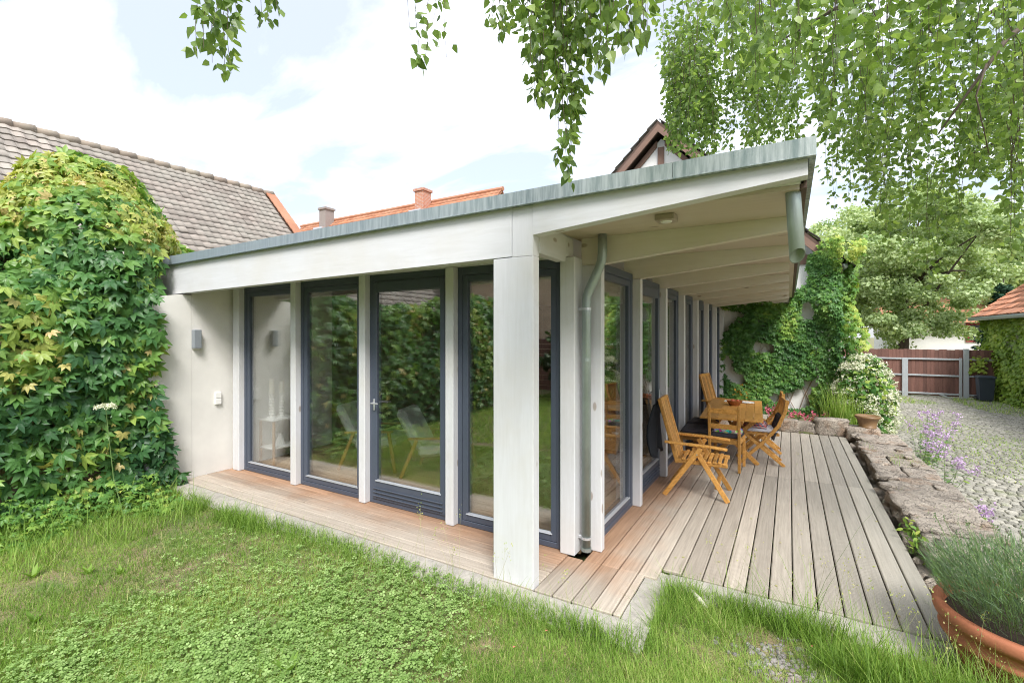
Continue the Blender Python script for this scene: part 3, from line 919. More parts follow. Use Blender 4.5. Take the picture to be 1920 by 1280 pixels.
# ---------------------------------------------------------------- furniture on the deck
def slats(mbargs, name, par):
    for a in mbargs:
        MB().bar(*a[:2], a[2], a[3], a[4], .003).build(name, TEAK, par, local=True)

def recliner(x, y, rz, label):
    """folding armchair with high slatted back, faces +x"""
    t = thing('folding_armchair', label, 'chair', (x, y, .001), rz, 'folding armchairs')
    L = dict(parent=t, local=True); W = .27
    for s in (-1, 1):
        MB().bar((-.335, s * W, .0), (.06, s * W, .575), .026, .052, (0, 1, 0), .004).build('leg', TEAK, **L)
        MB().bar((.335, s * (W - .03), .0), (-.02, s * (W - .03), .575), .026, .052, (0, 1, 0), .004).build('leg', TEAK, **L)
        a = [(-.33, s * W, .612), (-.1, s * W, .605), (.15, s * W, .60), (.33, s * W, .585)]
        ar = MB()
        for p, q in zip(a[:-1], a[1:]): ar.bar(p, q, .055, .026, (0, 1, 0), .006)
        ar.build('armrest', TEAK, **L)
        MB().bar((-.20, s * .21, .37), (-.40, s * .21, 1.09), .026, .045, (0, 1, 0), .006).build('back_stile', TEAK, **L)
        MB().bar((-.19, s * .21, .395), (.33, s * .21, .395), .026, .048, (0, 1, 0), .006).build('seat_rail', TEAK, **L)
        MB().tube([(.02, s * (W + .016), .5), (.02, s * (W - .05), .5)], .007, 8).build('bolt', BEAD, **L)
    for k in range(9):
        yy = -.17 + k * .0425
        MB().bar((-.205, yy, .40), (-.385, yy, 1.05), .028, .014, (0, 1, 0), .003).build('back_slat', TEAK, **L)
    for (xx, zz) in ((-.395, 1.07), (-.205, .385)):
        MB().bar((xx, -.20, zz), (xx, .20, zz), .03, .05, (1, 0, 0), .004).build('back_rail', TEAK, **L)
    for k in range(9):
        xx = -.13 + k * .054; zz = .425 - .012 * math.sin(PI * k / 8) - (.02 if k == 8 else 0)
        MB().bar((xx, -.235, zz), (xx, .235, zz), .036, .018, (1, 0, 0), .004).build('seat_slat', TEAK, **L)
    MB().bar((.22, -.24, .14), (.22, .24, .14), .022, .045, (0, 0, 1), .003).build('cross_bar', TEAK, **L)
    MB().bar((-.25, -.26, .12), (-.25, .26, .12), .022, .045, (0, 0, 1), .003).build('cross_bar', TEAK, **L)
    return t
recliner(-.925, 5.87, math.radians(3), 'high-backed slatted folding armchair nearest the camera with dark jacket on its back')
recliner(-1.02, 9.55, math.radians(-14), 'high-backed slatted folding armchair beyond the table against the window posts')

def ladder_chair(x, y, rz):
    t = thing('wooden_chair', 'plain wooden ladder-back chair at the near end of the table', 'chair', (x, y, .001), rz)
    L = dict(parent=t, local=True)              # faces +y
    for s in (-1, 1):
        MB().bar((s * .185, -.19, 0), (s * .185, -.20, .45), .036, .036, (1, 0, 0), .004).bar((s * .185, -.20, .45), (s * .185, -.25, .89), .034, .034, (1, 0, 0), .004).build('leg', TEAK, **L)
        MB().bar((s * .185, .20, 0), (s * .185, .19, .44), .036, .036, (1, 0, 0), .004).build('leg', TEAK, **L)
        MB().bar((s * .185, -.18, .40), (s * .185, .19, .40), .022, .055, (1, 0, 0), .003).build('side_rail', TEAK, **L)
    for yy in (-.195, .19):
        MB().bar((-.17, yy, .40), (.17, yy, .40), .022, .06, (0, 1, 0), .003).build('seat_rail', TEAK, **L)
    for zz, yy in ((.81, -.240), (.60, -.216)):
        MB().bar((-.17, yy, zz), (.17, yy, zz), .020, .065, (0, 1, 0), .004).build('back_rail', TEAK, **L)
    MB().box(-.19, .19, -.17, .21, .43, .448, .006).build('seat', TEAK, **L)
    return t
LCX, LCY, LCR = -.745, 7.14, math.radians(-4)
ladder_chair(LCX, LCY, LCR)

def folder(x, y, rz, label):
    """armless folding chair with crossed legs and curved back, faces +x"""
    t = thing('folding_chair', label, 'chair', (x, y, .001), rz, 'armless folding chairs')
    L = dict(parent=t, local=True)
    for s in (-1, 1):
        lg = MB()
        pts = [(.30, s * .20, 0), (-.02, s * .20, .33), (-.20, s * .20, .56), (-.29, s * .20, .78), (-.31, s * .20, .93)]
        for p, q in zip(pts[:-1], pts[1:]): lg.bar(p, q, .026, .045, (0, 1, 0), .003)
        lg.build('leg', TEAK, **L)
        MB().bar((-.28, s * .17, 0), (.22, s * .17, .43), .026, .042, (0, 1, 0), .003).build('leg', TEAK, **L)
        MB().bar((-.22, s * .17, .435), (.24, s * .17, .445), .024, .035, (0, 1, 0), .003).build('seat_rail', TEAK, **L)
    for k in range(7):
        xx = -.18 + k * .066
        MB().bar((xx, -.19, .46), (xx, .19, .46), .048, .016, (1, 0, 0), .003).build('seat_slat', TEAK, **L)
    for k in range(6):
        yy = -.15 + k * .06
        MB().bar((-.235, yy, .60), (-.30, yy, .88), .030, .012, (0, 1, 0), .003).build('back_slat', TEAK, **L)
    for (xx, zz) in ((-.225, .58), (-.30, .90)):
        MB().bar((xx, -.20, zz), (xx, .20, zz), .022, .055, (1, 0, 0), .004).build('back_rail', TEAK, **L)
    MB().bar((-.19, -.19, .08), (-.19, .19, .08), .02, .04, (0, 0, 1), .003).build('cross_bar', TEAK, **L)
    return t
folder(-.36, 7.72, math.radians(188), 'armless folding chair on the courtyard side of the table, nearer one')
folder(-.40, 8.52, math.radians(184), 'armless folding chair on the courtyard side of the table, farther one')

TZ = .675
tab = thing('garden_table', 'long oiled wooden garden table beside the glazed wall', 'table', (-.76, 8.25, .001), math.radians(3))
for k in range(7):
    xx = -.40 + k * .1148
    MB().box(xx, xx + .112, -1.07, 1.07, TZ - .028, TZ, .003).build('table_board', TEAK, tab, local=True)
for yy in (-.80, .80):
    MB().bar((-.34, yy, 0), (.30, yy, TZ - .05), .032, .06, (0, 1, 0), .004).build('leg', TEAK, tab, local=True)
    MB().bar((.34, yy + .034, 0), (-.30, yy + .034, TZ - .05), .032, .06, (0, 1, 0), .004).build('leg', TEAK, tab, local=True)
    MB().box(-.36, .36, yy - .03, yy + .06, TZ - .06, TZ - .0285, .004).build('cross_rail', TEAK, tab, local=True)
MB().box(-.03, .03, -.76, .76, TZ / 2 - .03, TZ / 2 + .03, .004).build('stretcher', TEAK, tab, local=True)

bench = thing('bench', 'low wooden bench between the table and the windows under dark cushions', 'bench', (-1.20, 7.75, .001))
for k in range(4):
    xx = -.19 + k * .095
    MB().box(xx, xx + .088, -.72, .72, .40, .424, .003).build('seat_slat', TEAK, bench, local=True)
for yy in (-.6, .6):
    for xx in (-.17, .13):
        MB().box(xx, xx + .04, yy - .02, yy + .02, 0, .399, .003).build('leg', TEAK, bench, local=True)
    MB().box(-.125, .125, yy - .015, yy + .015, .33, .39, .003).build('cross_rail', TEAK, bench, local=True)

def cushion(name, label, x, y, z, rz, w, l, h, mat, group=None, tilt=None):
    """tufted pad: domed grid with buttons pressed in"""
    n = 17; m = MB(); vs = []
    for j in range(n):
        for i in range(n):
            u, v = i / (n - 1) * 2 - 1, j / (n - 1) * 2 - 1
            e = max(0, 1 - max(abs(u), abs(v)) ** 6)
            d = 0
            for bu in (-.5, 0, .5):
                for bv in (-.5, 0, .5):
                    d += math.exp(-((u - bu) ** 2 + (v - bv) ** 2) / .018)
            vs.append((u * w / 2, v * l / 2, h * .35 + h * .65 * e ** .5 - h * .42 * min(d, 1)))
    m.add(vs, [(j * n + i, j * n + i + 1, (j + 1) * n + i + 1, (j + 1) * n + i) for j in range(n - 1) for i in range(n - 1)])
    m.add([(a, b, 0) for a, b, c in vs], [(j * n + i, (j + 1) * n + i, (j + 1) * n + i + 1, j * n + i + 1) for j in range(n - 1) for i in range(n - 1)])
    k = n * n
    rim = [i for i in range(n)] + [j * n + n - 1 for j in range(1, n)] + [(n - 1) * n + i for i in range(n - 2, -1, -1)] + [j * n for j in range(n - 2, 0, -1)]
    for a, b in zip(rim, rim[1:] + rim[:1]):
        m.f.append((a, k + a, k + b, b)); m.m.append(0)
    o = m.build(name, mat, None, True, local=True)
    o.location = (x, y, z); o.rotation_euler = (0, tilt or 0, rz)
    tag(o, label, 'cushion', group)
    return o
cushion('seat_cushion', 'charcoal tufted cushion on the bench, nearer one', -1.18, 7.42, .426, .05, .40, .52, .06, CUSHION, 'charcoal seat cushions')
cushion('seat_cushion', 'charcoal tufted cushion on the bench, farther one', -1.19, 8.05, .426, -.04, .40, .52, .06, CUSHION, 'charcoal seat cushions')
cushion('seat_cushion', 'charcoal tufted cushion on the ladder-back chair', LCX, LCY + .01, .451, LCR, .38, .38, .06, CUSHION, 'charcoal seat cushions')
cushion('seat_cushion', 'pale striped pad on the nearer armless folding chair', -.36, 7.72, .471, .14, .40, .40, .05, plain('pale_pad', (.50, .50, .55), .95, .2, 20), 'folding chair pads')
o = cushion('back_cushion', 'dark pad leaning on the backrest of the nearer folding chair', -.155, 7.745, .53, .14, .36, .38, .05, CUSHION, 'folding chair pads', math.radians(-72))

def drape(name, label, cat, cen, size, h, mat, seed, rz=0):
    """crumpled cloth lying on something"""
    r = np.random.default_rng(seed); n = 22; m = MB(); off = r.random(3) * 20
    U, V = np.meshgrid(np.linspace(-1, 1, n), np.linspace(-1, 1, n)); U = U.ravel(); V = V.ravel()
    zz = vnoise(np.stack([U * 2.2 + off[0], V * 2.2 + off[1], U * 0 + off[2]], 1)); z2 = vnoise(np.stack([U * 5 + off[1], V * 5 + off[2], U * 0 + off[0]], 1))
    e = np.clip(1 - np.maximum(abs(U), abs(V)) ** 4, 0, 1)
    Zt = (.15 + .85 * (zz * .7 + z2 * .3)) * h * (e ** .4)
    wob = 1 + .18 * (vnoise(np.stack([U * 2 + 3, V * 2 + off[0], U * 0 + 7], 1)) - .5)
    P = np.stack([U * size[0] / 2 * wob, V * size[1] / 2 * wob, Zt], 1)
    m.add(P, [(j * n + i, j * n + i + 1, (j + 1) * n + i + 1, (j + 1) * n + i) for j in range(n - 1) for i in range(n - 1)])
    o = m.build(name, mat, None, True, local=True); o.location = cen; o.rotation_euler = (0, 0, rz)
    md = o.modifiers.new('thickness', 'SOLIDIFY'); md.thickness = .006; md.offset = 1
    return tag(o, label, cat)
drape('cloth', 'crumpled multicoloured cloth on the ladder-back chair cushion', 'cloth', (LCX + .01, LCY + .02, .500), (.36, .30), .07, COLOURED, 3)
drape('blanket', 'red and black tartan blanket on the nearer armless folding chair', 'blanket', (-.43, 7.72, .515), (.30, .34), .10, TARTAN, 5)
# jacket over the back of the near armchair
n = 14; m = MB(); vs = []
for j in range(n):
    for i in range(n):
        u, v = i / (n - 1), j / (n - 1)
        zz = 1.02 - v * .62 - .04 * math.sin(u * 7)
        xx = -.92 - .42 - .02 - .055 * math.sin(v * 2.6) - .035 * math.sin(u * 9 + v * 3) - .02
        xx += (1.02 - zz) * -.02
        vs.append((xx, 5.70 + u * (.30 + .1 * v) - .03 * v, zz))
m.add(vs, [(j * n + i, j * n + i + 1, (j + 1) * n + i + 1, (j + 1) * n + i) for j in range(n - 1) for i in range(n - 1)])
jk = m.build('jacket', JACKET, None, True)
md = jk.modifiers.new('thickness', 'SOLIDIFY'); md.thickness = .03
tag(jk, 'dark jacket hanging behind the back of the near folding armchair', 'jacket')

t = thing('fruit_bowl', 'small round brown basket bowl on the wooden table', 'bowl', (-.78, 8.55, TZ + .002))
MB().lathe([(0, .0), (.07, .0), (.12, .07), (.125, .085), (.115, .075), (.065, .012), (0, .01)], 20, (-.78, 8.55, TZ + .002)).build('basket', plain('wicker', (.36, .14, .05), .6, .4, 60, 0, .6, 120), t)
for k, (a, r) in enumerate(((0, .05), (2.1, .05), (4.2, .05))):
    MB().lathe([(0, -.028), (.02, -.02), (.028, 0), (.02, .02), (0, .028)], 10, (-.78 + r * math.cos(a), 8.55 + r * math.sin(a), TZ + .075)).build('fruit', plain('fruit', (.55, .13, .05), .4), t, smooth=True)
t = MB().lathe([(0, 0), (.09, 0), (.115, .012), (.113, .016), (.08, .006), (0, .006)], 20, (-.62, 8.95, TZ + .002)).build('plate', CERAM)
tag(t, 'white plate lying on the far part of the wooden table', 'plate')
t = thing('magazine', 'open pale magazine lying on the table behind the bowl', 'magazine', (-.82, 9.0, TZ + .002))
MB().box(-.98, -.825, 8.9, 9.12, TZ + .002, TZ + .010, .002).build('page', plain('paper', (.7, .68, .64), .7), t)
MB().box(-.822, -.67, 8.9, 9.12, TZ + .002, TZ + .009, .002).build('page', plain('paper_two', (.62, .6, .58), .7), t)

# ---------------------------------------------------------------- low stone wall along the deck
def rock(cx, cy, cz, sx, sy, sz, seed, n=6, amp=.16, rnd_=.12):
    """a rough block: subdivided box pushed about by noise"""
    r = np.random.default_rng(seed); off = r.random(3) * 25
    V, F, ix = [], [], {}
    def vid(p):
        k = tuple(round(q, 5) for q in p)
        if k not in ix: ix[k] = len(V); V.append(p)
        return ix[k]
    g = np.linspace(-1, 1, n)
    for ax in range(3):
        for sgn in (-1, 1):
            for i in range(n - 1):
                for j in range(n - 1):
                    q = []
                    for a, b_ in ((i, j), (i + 1, j), (i + 1, j + 1), (i, j + 1)):
                        p = [0, 0, 0]; p[ax] = sgn; p[(ax + 1) % 3] = g[a]; p[(ax + 2) % 3] = g[b_]
                        q.append(vid(tuple(p)))
                    F.append(tuple(q if sgn > 0 else q[::-1]))
    P = np.array(V)
    rd = P / (np.linalg.norm(P, axis=1, keepdims=True)) * 1.22
    P = P * (1 - rnd_) + rd * rnd_
    nz = np.stack([vnoise(P * 1.6 + off + k * 7) for k in range(3)], 1) - .5
    nz2 = np.stack([vnoise(P * 4.2 + off + k * 5) for k in range(3)], 1) - .5
    nz3 = np.stack([vnoise(P * 9.0 + off + k * 3) for k in range(3)], 1) - .5
    dv = (nz * amp * 2.0 + nz2 * amp * 1.1 + nz3 * amp * .6)
    dv[:, 2] *= .75
    P = P + dv
    return P * np.array([sx, sy, sz]) / 2 + np.array([cx, cy, cz]), F
sw = thing('stone_wall', 'low dry wall of rough sandstone blocks along the outer edge of the deck', 'wall', (1.25, 7.2, -.55))
i = 0
def put(*a, **k):
    P, F = rock(*a, **k); MB().add(P, F).build('stone', STONE, sw, smooth=True)
y = 4.30
while y < 10.25:                      # worn capping slabs of uneven length and width
    L = rnd.uniform(.40, .95)
    if rnd.random() < .45:
        w = rnd.uniform(.22, .34)
        put(.985 + w / 2 + rnd.uniform(-.03, .03), y + L / 2, .035 + rnd.uniform(-.02, .015), w, L * 1.02, .15, 100 + i, n=9, amp=.15, rnd_=.05)
        put(.985 + w + (.62 - w) / 2, y + L / 2 + rnd.uniform(-.06, .06), .03 + rnd.uniform(-.02, .02), .64 - w, L * 1.03, .15, 300 + i, n=9, amp=.15, rnd_=.05)
    else:
        put(1.29 + rnd.uniform(-.03, .03), y + L / 2, .03 + rnd.uniform(-.02, .02), .64, L * 1.02, .15, 100 + i, n=11, amp=.12, rnd_=.04)
    y += L; i += 1
for k in range(26):                   # loose bits lying on top and fallen into the joint
    yy_ = rnd.uniform(4.4, 10.1); s_ = rnd.uniform(.05, .14)
    put(rnd.choice((.97, 1.0, 1.1, 1.25, 1.45)) + rnd.uniform(-.03, .03), yy_, .10, s_, s_ * rnd.uniform(1, 1.7), s_ * .45, 1100 + k, n=4, amp=.3)
y = 4.3
while y < 10.2:                       # the crumbling face towards the boards
    L = rnd.uniform(.12, .30)
    put(1.03 + rnd.uniform(-.05, .05), y + L / 2, -.10 + rnd.uniform(-.03, .02), .20, L * 1.1, .16, 500 + i, n=5, amp=.34)
    put(1.05 + rnd.uniform(-.03, .03), y + L / 2 + .06, -.25, .18, L * 1.1, .18, 1500 + i, n=4, amp=.25)
    y += L; i += 1
y = 4.2
while y < 10.6:                       # courtyard face
    L = rnd.uniform(.3, .6)
    put(1.46, y + L / 2, -.18, .34, L * 1.03, .24, 700 + i, n=4, amp=.15)
    put(1.46, y + L / 2 + .12, -.42, .34, L * 1.03, .26, 800 + i, n=4, amp=.15)
    y += L; i += 1
for k, (cx, cy, cz, sx, sy, sz) in enumerate(((-.02, 10.46, .10, .34, .26, .24), (.26, 10.47, .09, .30, .25, .22), (.66, 10.50, .13, .52, .34, .32), (1.12, 10.45, .06, .50, .44, .26))):
    o_ = tag(MB().add(*rock(cx, cy, cz, sx, sy, sz, 950 + k, amp=.11)).build('stone_block', STONE, smooth=True),
        ('small leftmost sandstone block closing the far end of the deck', 'second small sandstone block at the far end of the deck', 'largest sandstone block at the far end of the deck', 'sandstone block under the small brown pot')[k], 'stone block', 'blocks at the end of the deck')

# ---------------------------------------------------------------- pots
def lathe_pot(name, label, cat, cx, cy, z, prof, mat, n=40):
    t = thing(name, label, cat, (cx, cy, z))
    MB().lathe(prof, n, (cx, cy, z)).build('pot_body', mat, t, smooth=True)
    return t
PX, PY, PZ = 1.17, 3.66, -.13
PR = .43
pot = lathe_pot('terracotta_planter', 'large round terracotta planter of lavender at the edge of the deck', 'planter', PX, PY, PZ,
    [(0, .0), (.25, .0), (.27, .01), (.33, .12), (.385, .25), (.392, .262), (.405, .268), (.412, .285), (.405, .30), (.398, .31), (.405, .36), (.43, .365), (.437, .385), (.437, .42), (.425, .435), (.395, .435), (.385, .42), (.38, .37), (0, .37)], TERRA, 56)
MB().lathe([(0, .385), (.2, .39), (.384, .375)], 30, (PX, PY, PZ)).build('soil', plain('dark_soil', (.05, .035, .025), 1, .3, 30, 0, .8, 60), pot)
sp_ = lathe_pot('small_pot', 'small brown clay pot standing on the far stone block', 'pot', 1.20, 10.45, .185,
    [(0, 0), (.13, 0), (.135, .02), (.125, .025), (.15, .12), (.175, .17), (.19, .175), (.19, .21), (.175, .215), (.165, .19), (0, .18)], TERRA2, 28)

# ---------------------------------------------------------------- roofs
def tile_template(w, L, wave=.011, th=.032, n=5):
    """one pantile: wavy across, overlapping lip at its lower end (local x across, y down the slope, z out)"""
    T, F = [], []
    for i in range(n):
        u = i / (n - 1); x = (u - .5) * w; z = wave * math.sin(u * 2 * PI)
        T += [(x, 0, z), (x, L, z + th), (x, L, z - .004)]
    for i in range(n - 1):
        a, b_ = 3 * i, 3 * (i + 1)
        F += [(a, b_, b_ + 1), (a, b_ + 1, a + 1), (a + 1, b_ + 1, b_ + 2), (a + 1, b_ + 2, a + 2)]
    return np.array(T), np.array(F)

def tiled_slope(parent, top0, along, down, la, ld, tw, tl, mat, nsingle=0, jitter=.004):
    """tiles on the slope that starts at top0, runs la along and ld down"""
    along = np.array(Vector(along).normalized()); down = np.array(Vector(down).normalized())
    out = np.cross(along, down); 
    if out[2] < 0: out = -out
    na, nd = int(la / tw), int(ld / tl)
    A, D = np.meshgrid(np.arange(na), np.arange(nd)); A = A.ravel(); D = D.ravel()
    P = np.array(top0) + along * ((A + .5) * tw)[:, None] + down * (D * tl)[:, None] + out * .03 + rng.normal(0, jitter, (len(A), 1)) * out
    side = along if np.dot(np.cross(along, down), out) > 0 else -along
    R = np.repeat(np.stack([side, down, out], 1)[None], len(A), 0)
    T, F = tile_template(tw * 1.03, tl * 1.12)
    tint = rng.random(len(A))
    near, rest = split_near(P, np.full(len(P), tl), nsingle)
    if nsingle: singles('roof_tile', T, F, P[near], R[near], tint[near], mat, parent, 2)
    if len(rest): many('roof_tile', T, F, P[rest], R[rest], tint[rest], mat, parent)

# long old barn to the left
barn = thing('barn', 'long old barn with weathered grey-brown tiled roof beyond the creeper', 'barn', (-15.5, 3, -.2))
rx, rz_ = -15.5, 6.66
MB().prism([(-19.4, -.2), (-11.6, -.2), (-11.6, 2.45), (rx, rz_ - .25), (-19.4, 2.45)], -8.0, 9.75).build('wall', BRICK_PALE, barn)
MB().prism([(rx, rz_ - .02), (-11.3, rz_ - 4.22), (-11.3, rz_ - 4.32), (rx, rz_ - .14)], -8.1, 9.9).build('roof_deck', BROWN, barn)
MB().prism([(rx, rz_ - .02), (-19.7, rz_ - 4.22), (-19.7, rz_ - 4.32), (rx, rz_ - .14)], -8.1, 9.9).build('roof_deck', BROWN, barn)
tiled_slope(barn, (rx, -8.1, rz_), (0, 1, 0), (1, 0, -1), 17.75, 5.9, .21, .245, TILE_GREY, 300)
ridge = MB()
for k in range(45):
    y = -8.1 + k * .4
    MB().tube([(rx, y, rz_ + .02 + rnd.uniform(-.015, .015)), (rx, y + .42, rz_ + .035 + rnd.uniform(-.015, .015))], [.10, .12], 8).build('ridge_tile', tile_mat('ridge_lichen', (.30, .22, .17), (.38, .31, .25), (.34, .31, .24), .7) if k == 0 else bpy.data.materials['ridge_lichen'], barn, smooth=True)
for k in range(20):                   # red verge tiles on the gable
    a = k * .29 * .7071
    MB().bar((rx + a, 9.80, rz_ + .10 - a), (rx + a + .22, 9.80, rz_ + .075 - a - .22), .34, .05, (0, 1, 0), .01).build('verge_tile', TILE_RED, barn)

# orange-roofed house far behind
hx = Vector((-13.55, 22.0, 0)); hd = Vector((-17.45, .2, 0)).normalized(); hn = Vector((-hd.y, hd.x, 0))
if hn.y > 0: hn = -hn
oh = thing('house', 'distant house with long orange tiled roof and two chimneys', 'house', (-22, 24, 0))
rz2 = 9.75
def op(a, n_, z): return tuple(hx + hd * a + hn * n_ + Vector((0, 0, z)))
m = MB(); W2 = 4.6
vs = [op(.5, W2 - .5, -.2), op(.5, -W2 + .5, -.2), op(.5, -W2 + .5, rz2 - W2 + .4), op(.5, 0, rz2 - .1), op(.5, W2 - .5, rz2 - W2 + .4)]
vs2 = [op(17, W2 - .5, -.2), op(17, -W2 + .5, -.2), op(17, -W2 + .5, rz2 - W2 + .4), op(17, 0, rz2 - .1), op(17, W2 - .5, rz2 - W2 + .4)]
m.add(vs + vs2, [(0, 1, 2, 3, 4), (9, 8, 7, 6, 5)] + [(i, i + 5, (i + 1) % 5 + 5, (i + 1) % 5) for i in range(5)])
m.build('wall', plain('cream_plaster', (.62, .52, .36), .9), oh)
for sg in (1, -1):
    m = MB(); m.add([op(0, 0, rz2), op(17.6, 0, rz2), op(17.6, sg * W2, rz2 - W2), op(0, sg * W2, rz2 - W2), op(0, 0, rz2 - .12), op(17.6, 0, rz2 - .12), op(17.6, sg * W2, rz2 - W2 - .12), op(0, sg * W2, rz2 - W2 - .12)],
        [(0, 1, 2, 3), (7, 6, 5, 4), (0, 4, 5, 1), (1, 5, 6, 2), (2, 6, 7, 3), (3, 7, 4, 0)])
    m.build('roof_deck', TILE_RED, oh)
tiled_slope(oh, op(0, 0, rz2), hd, hn + Vector((0, 0, -1)), 17.6, 6.4, .30, .34, TILE_RED)
MB().tube([op(-.05, 0, rz2 + .05), op(17.6, 0, rz2 + .05)], .13, 8).build('ridge', TILE_RED, oh)
for a, nn, zt, w, mat_ in ((5.3, .5, 10.30, .33, BRICK_RED), (14.1, .5, 10.40, .33, plain('grey_chimney', (.28, .24, .22), .9))):
    c0 = Vector(op(a, nn, 0))
    ch = MB().box(c0.x - w, c0.x + w, c0.y - .35, c0.y + .35, 8.4, zt).box(c0.x - w - .07, c0.x + w + .07, c0.y - .42, c0.y + .42, zt, zt + .14).build('chimney', mat_, oh)
    MB().box(c0.x - w - .12, c0.x + w + .12, c0.y - .75, c0.y - .352, 8.55, 9.10, 0).build('flashing', BEAD, ch)
sl = Vector(op(11.0, 1.4, rz2 - 1.4 + .10))
for k in (0, 1):
    a = 10.5 + k * .95
    q = [Vector(op(a, .9, rz2 - .9 + .10)), Vector(op(a + .8, .9, rz2 - .9 + .10)), Vector(op(a + .8, 1.7, rz2 - 1.7 + .12)), Vector(op(a, 1.7, rz2 - 1.7 + .12))]
    MB().add(q + [p - Vector((0, 0, .12)) for p in q], [(0, 1, 2, 3), (0, 4, 5, 1), (1, 5, 6, 2), (2, 6, 7, 3), (3, 7, 4, 0)]).build('roof_window', BEAD, oh)

# half-timbered house behind the pavilion
gx, gz = -2.88, 7.28
ht = thing('half_timbered_house', 'white half-timbered gable house rising behind the pavilion roof', 'house', (-2.9, 16, -.5))
MB().prism([(-6.5, -.5), (.78, -.5), (.78, 3.45), (gx, gz - .35), (-6.5, 3.45)], 12.56, 22).build('wall', PLASTER_H, ht)
for sg in (-1, 1):
    ex = gx + sg * 3.85; ez = gz - 3.85
    MB().prism([(gx, gz + .0), (ex, ez), (ex, ez - .12), (gx, gz - .12)], 12.24, 22.2).build('roof_deck', BROWN, ht)
    MB().prism([(gx, gz - .10), (ex, ez - .10), (ex, ez - .29), (gx, gz - .29)], 12.20, 12.25).build('barge_board', TIMBER, ht)
    MB().prism([(gx + sg * .1, gz - .40), (ex - sg * .4, ez - .04), (ex - sg * .4, ez - .20), (gx + sg * .1, gz - .56)], 12.50, 12.58).build('timber', TIMBER, ht)
    tiled_slope(ht, (gx, 12.2, gz + .02), (0, 1, 0), (sg, 0, -1), 9.9, 5.8, .25, .30, TILE_GREY)
    MB().bar((gx + sg * .1, 12.53, 6.2), (gx + sg * 1.3, 12.53, 4.95), .06, .16, (0, 1, 0)).build('timber', TIMBER, ht)
for x0, x1, z0, z1 in ((-6.4, .75, 3.42, 3.60), (-5.0, -.75, 4.95, 5.10), (gx - .08, gx + .08, 3.6, 6.7), (-4.6, -4.44, 3.6, 5.2), (-1.3, -1.14, 3.6, 5.2), (.60, .78, 2.0, 3.42), (-.4, -.26, 2.6, 3.42)):
    MB().box(x0, x1, 12.515, 12.575, z0, z1, .004).build('timber', TIMBER, ht)
f = MB().box(-3.5, -3.05, 12.53, 12.58, 3.9, 4.7, .004).build('window', TIMBER, ht)
MB().box(-3.45, -3.10, 12.52, 12.528, 3.95, 4.65).build('pane', plain('dark_pane', (.03, .04, .05), .1), f)
MB().tube([(1.02, 12.25, 3.30), (1.02, 22, 3.28)], .06, 10).build('gutter', ZINC_PIPE, ht, smooth=True)

# ivy-clad outbuilding on the right of the yard
ob = thing('outbuilding', 'low outbuilding clad in yellow-green ivy with orange tiled roof', 'outbuilding', (8.6, 18, YARD_Z))
MB().prism([(6.62, YARD_Z), (11.5, YARD_Z), (11.5, 2.75), (9.06, 4.75), (6.62, 2.75)], 9.0, 24.6).build('wall', RENDER, ob)
MB().prism([(6.12, 2.48), (9.06, 4.95), (9.06, 4.83), (6.12, 2.36)], 8.8, 24.9).build('roof_deck', BROWN, ob)
MB().prism([(12.0, 2.48), (9.06, 4.95), (9.06, 4.83), (12.0, 2.36)], 8.8, 24.9).build('roof_deck', BROWN, ob)
tiled_slope(ob, (9.06, 8.8, 4.97), (0, 1, 0), (-2.94, 0, -2.47), 16.1, 3.85, .28, .32, TILE_RED, 60)
MB().tube([(6.08, 8.7, 2.40), (6.08, 24.95, 2.42)], .07, 10).build('gutter', ZINC_PIPE, ob, smooth=True)
o_ = MB().prism([(7.0, 3.33), (7.75, 3.96), (7.72, 4.02), (6.97, 3.39)], 20.6, 21.5).build('roof_window', BEAD, ob)
MB().prism([(7.06, 3.45), (7.68, 3.97), (7.67, 3.99), (7.05, 3.47)], 20.68, 21.42).build('pane', plain('sky_pane', (.05, .07, .09), .05), o_)

# white house with red roof beyond the gate
fh = thing('house', 'low white house with red roof and red door beyond the board gate', 'house', (9.5, 38, YARD_Z))
MB().box(5.2, 16, 36, 42, YARD_Z, 2.6).build('wall', PLASTER_H, fh)
MB().prism([(35.4, 2.5), (39, 4.1), (42.6, 2.5)], 4.9, 16.3, 'x').build('roof', TILE_RED, fh)
f = MB().box(8.6, 10.2, 35.93, 35.998, 1.4, 2.45).build('window', plain('red_shutter', (.30, .03, .04), .6), fh)
MB().box(8.75, 10.05, 35.90, 35.928, 1.5, 2.35).build('pane', bpy.data.materials['dark_pane'], f)

# ---------------------------------------------------------------- gate and bin
GY = 23.6
gate = thing('board_gate', 'brown vertical board gate with galvanised steel frame across the yard', 'gate', (4.1, GY, YARD_Z))
x = 1.2; 
while x < 6.55:
    w = .115
    MB().box(x, x + w - .002, GY, GY + .022, YARD_Z + .06 + rnd.uniform(-.01, .01), 1.26 + rnd.uniform(-.012, .012), .003).build('board', GATEWOOD, gate)
    x += w
for z in (.90, .28, -.41):
    for a, bq in ((1.2, 3.78), (3.97, 5.44), (5.72, 6.55)):
        MB().box(a, bq, GY - .055, GY - .003, z - .03, z + .03, .004).build('rail', GALV, gate)
for a, bq, zt in ((3.785, 3.965, .93), (5.445, 5.525, .95), (5.56, 5.715, 1.30)):
    MB().box(a, bq, GY - .085, GY - .004, YARD_Z, zt, .006).build('post', GALV, gate)
MB().bar((4.85, GY - .04, -.40), (5.2, GY - .04, -.55), .04, .05, (0, 1, 0)).build('brace', GALV, gate)

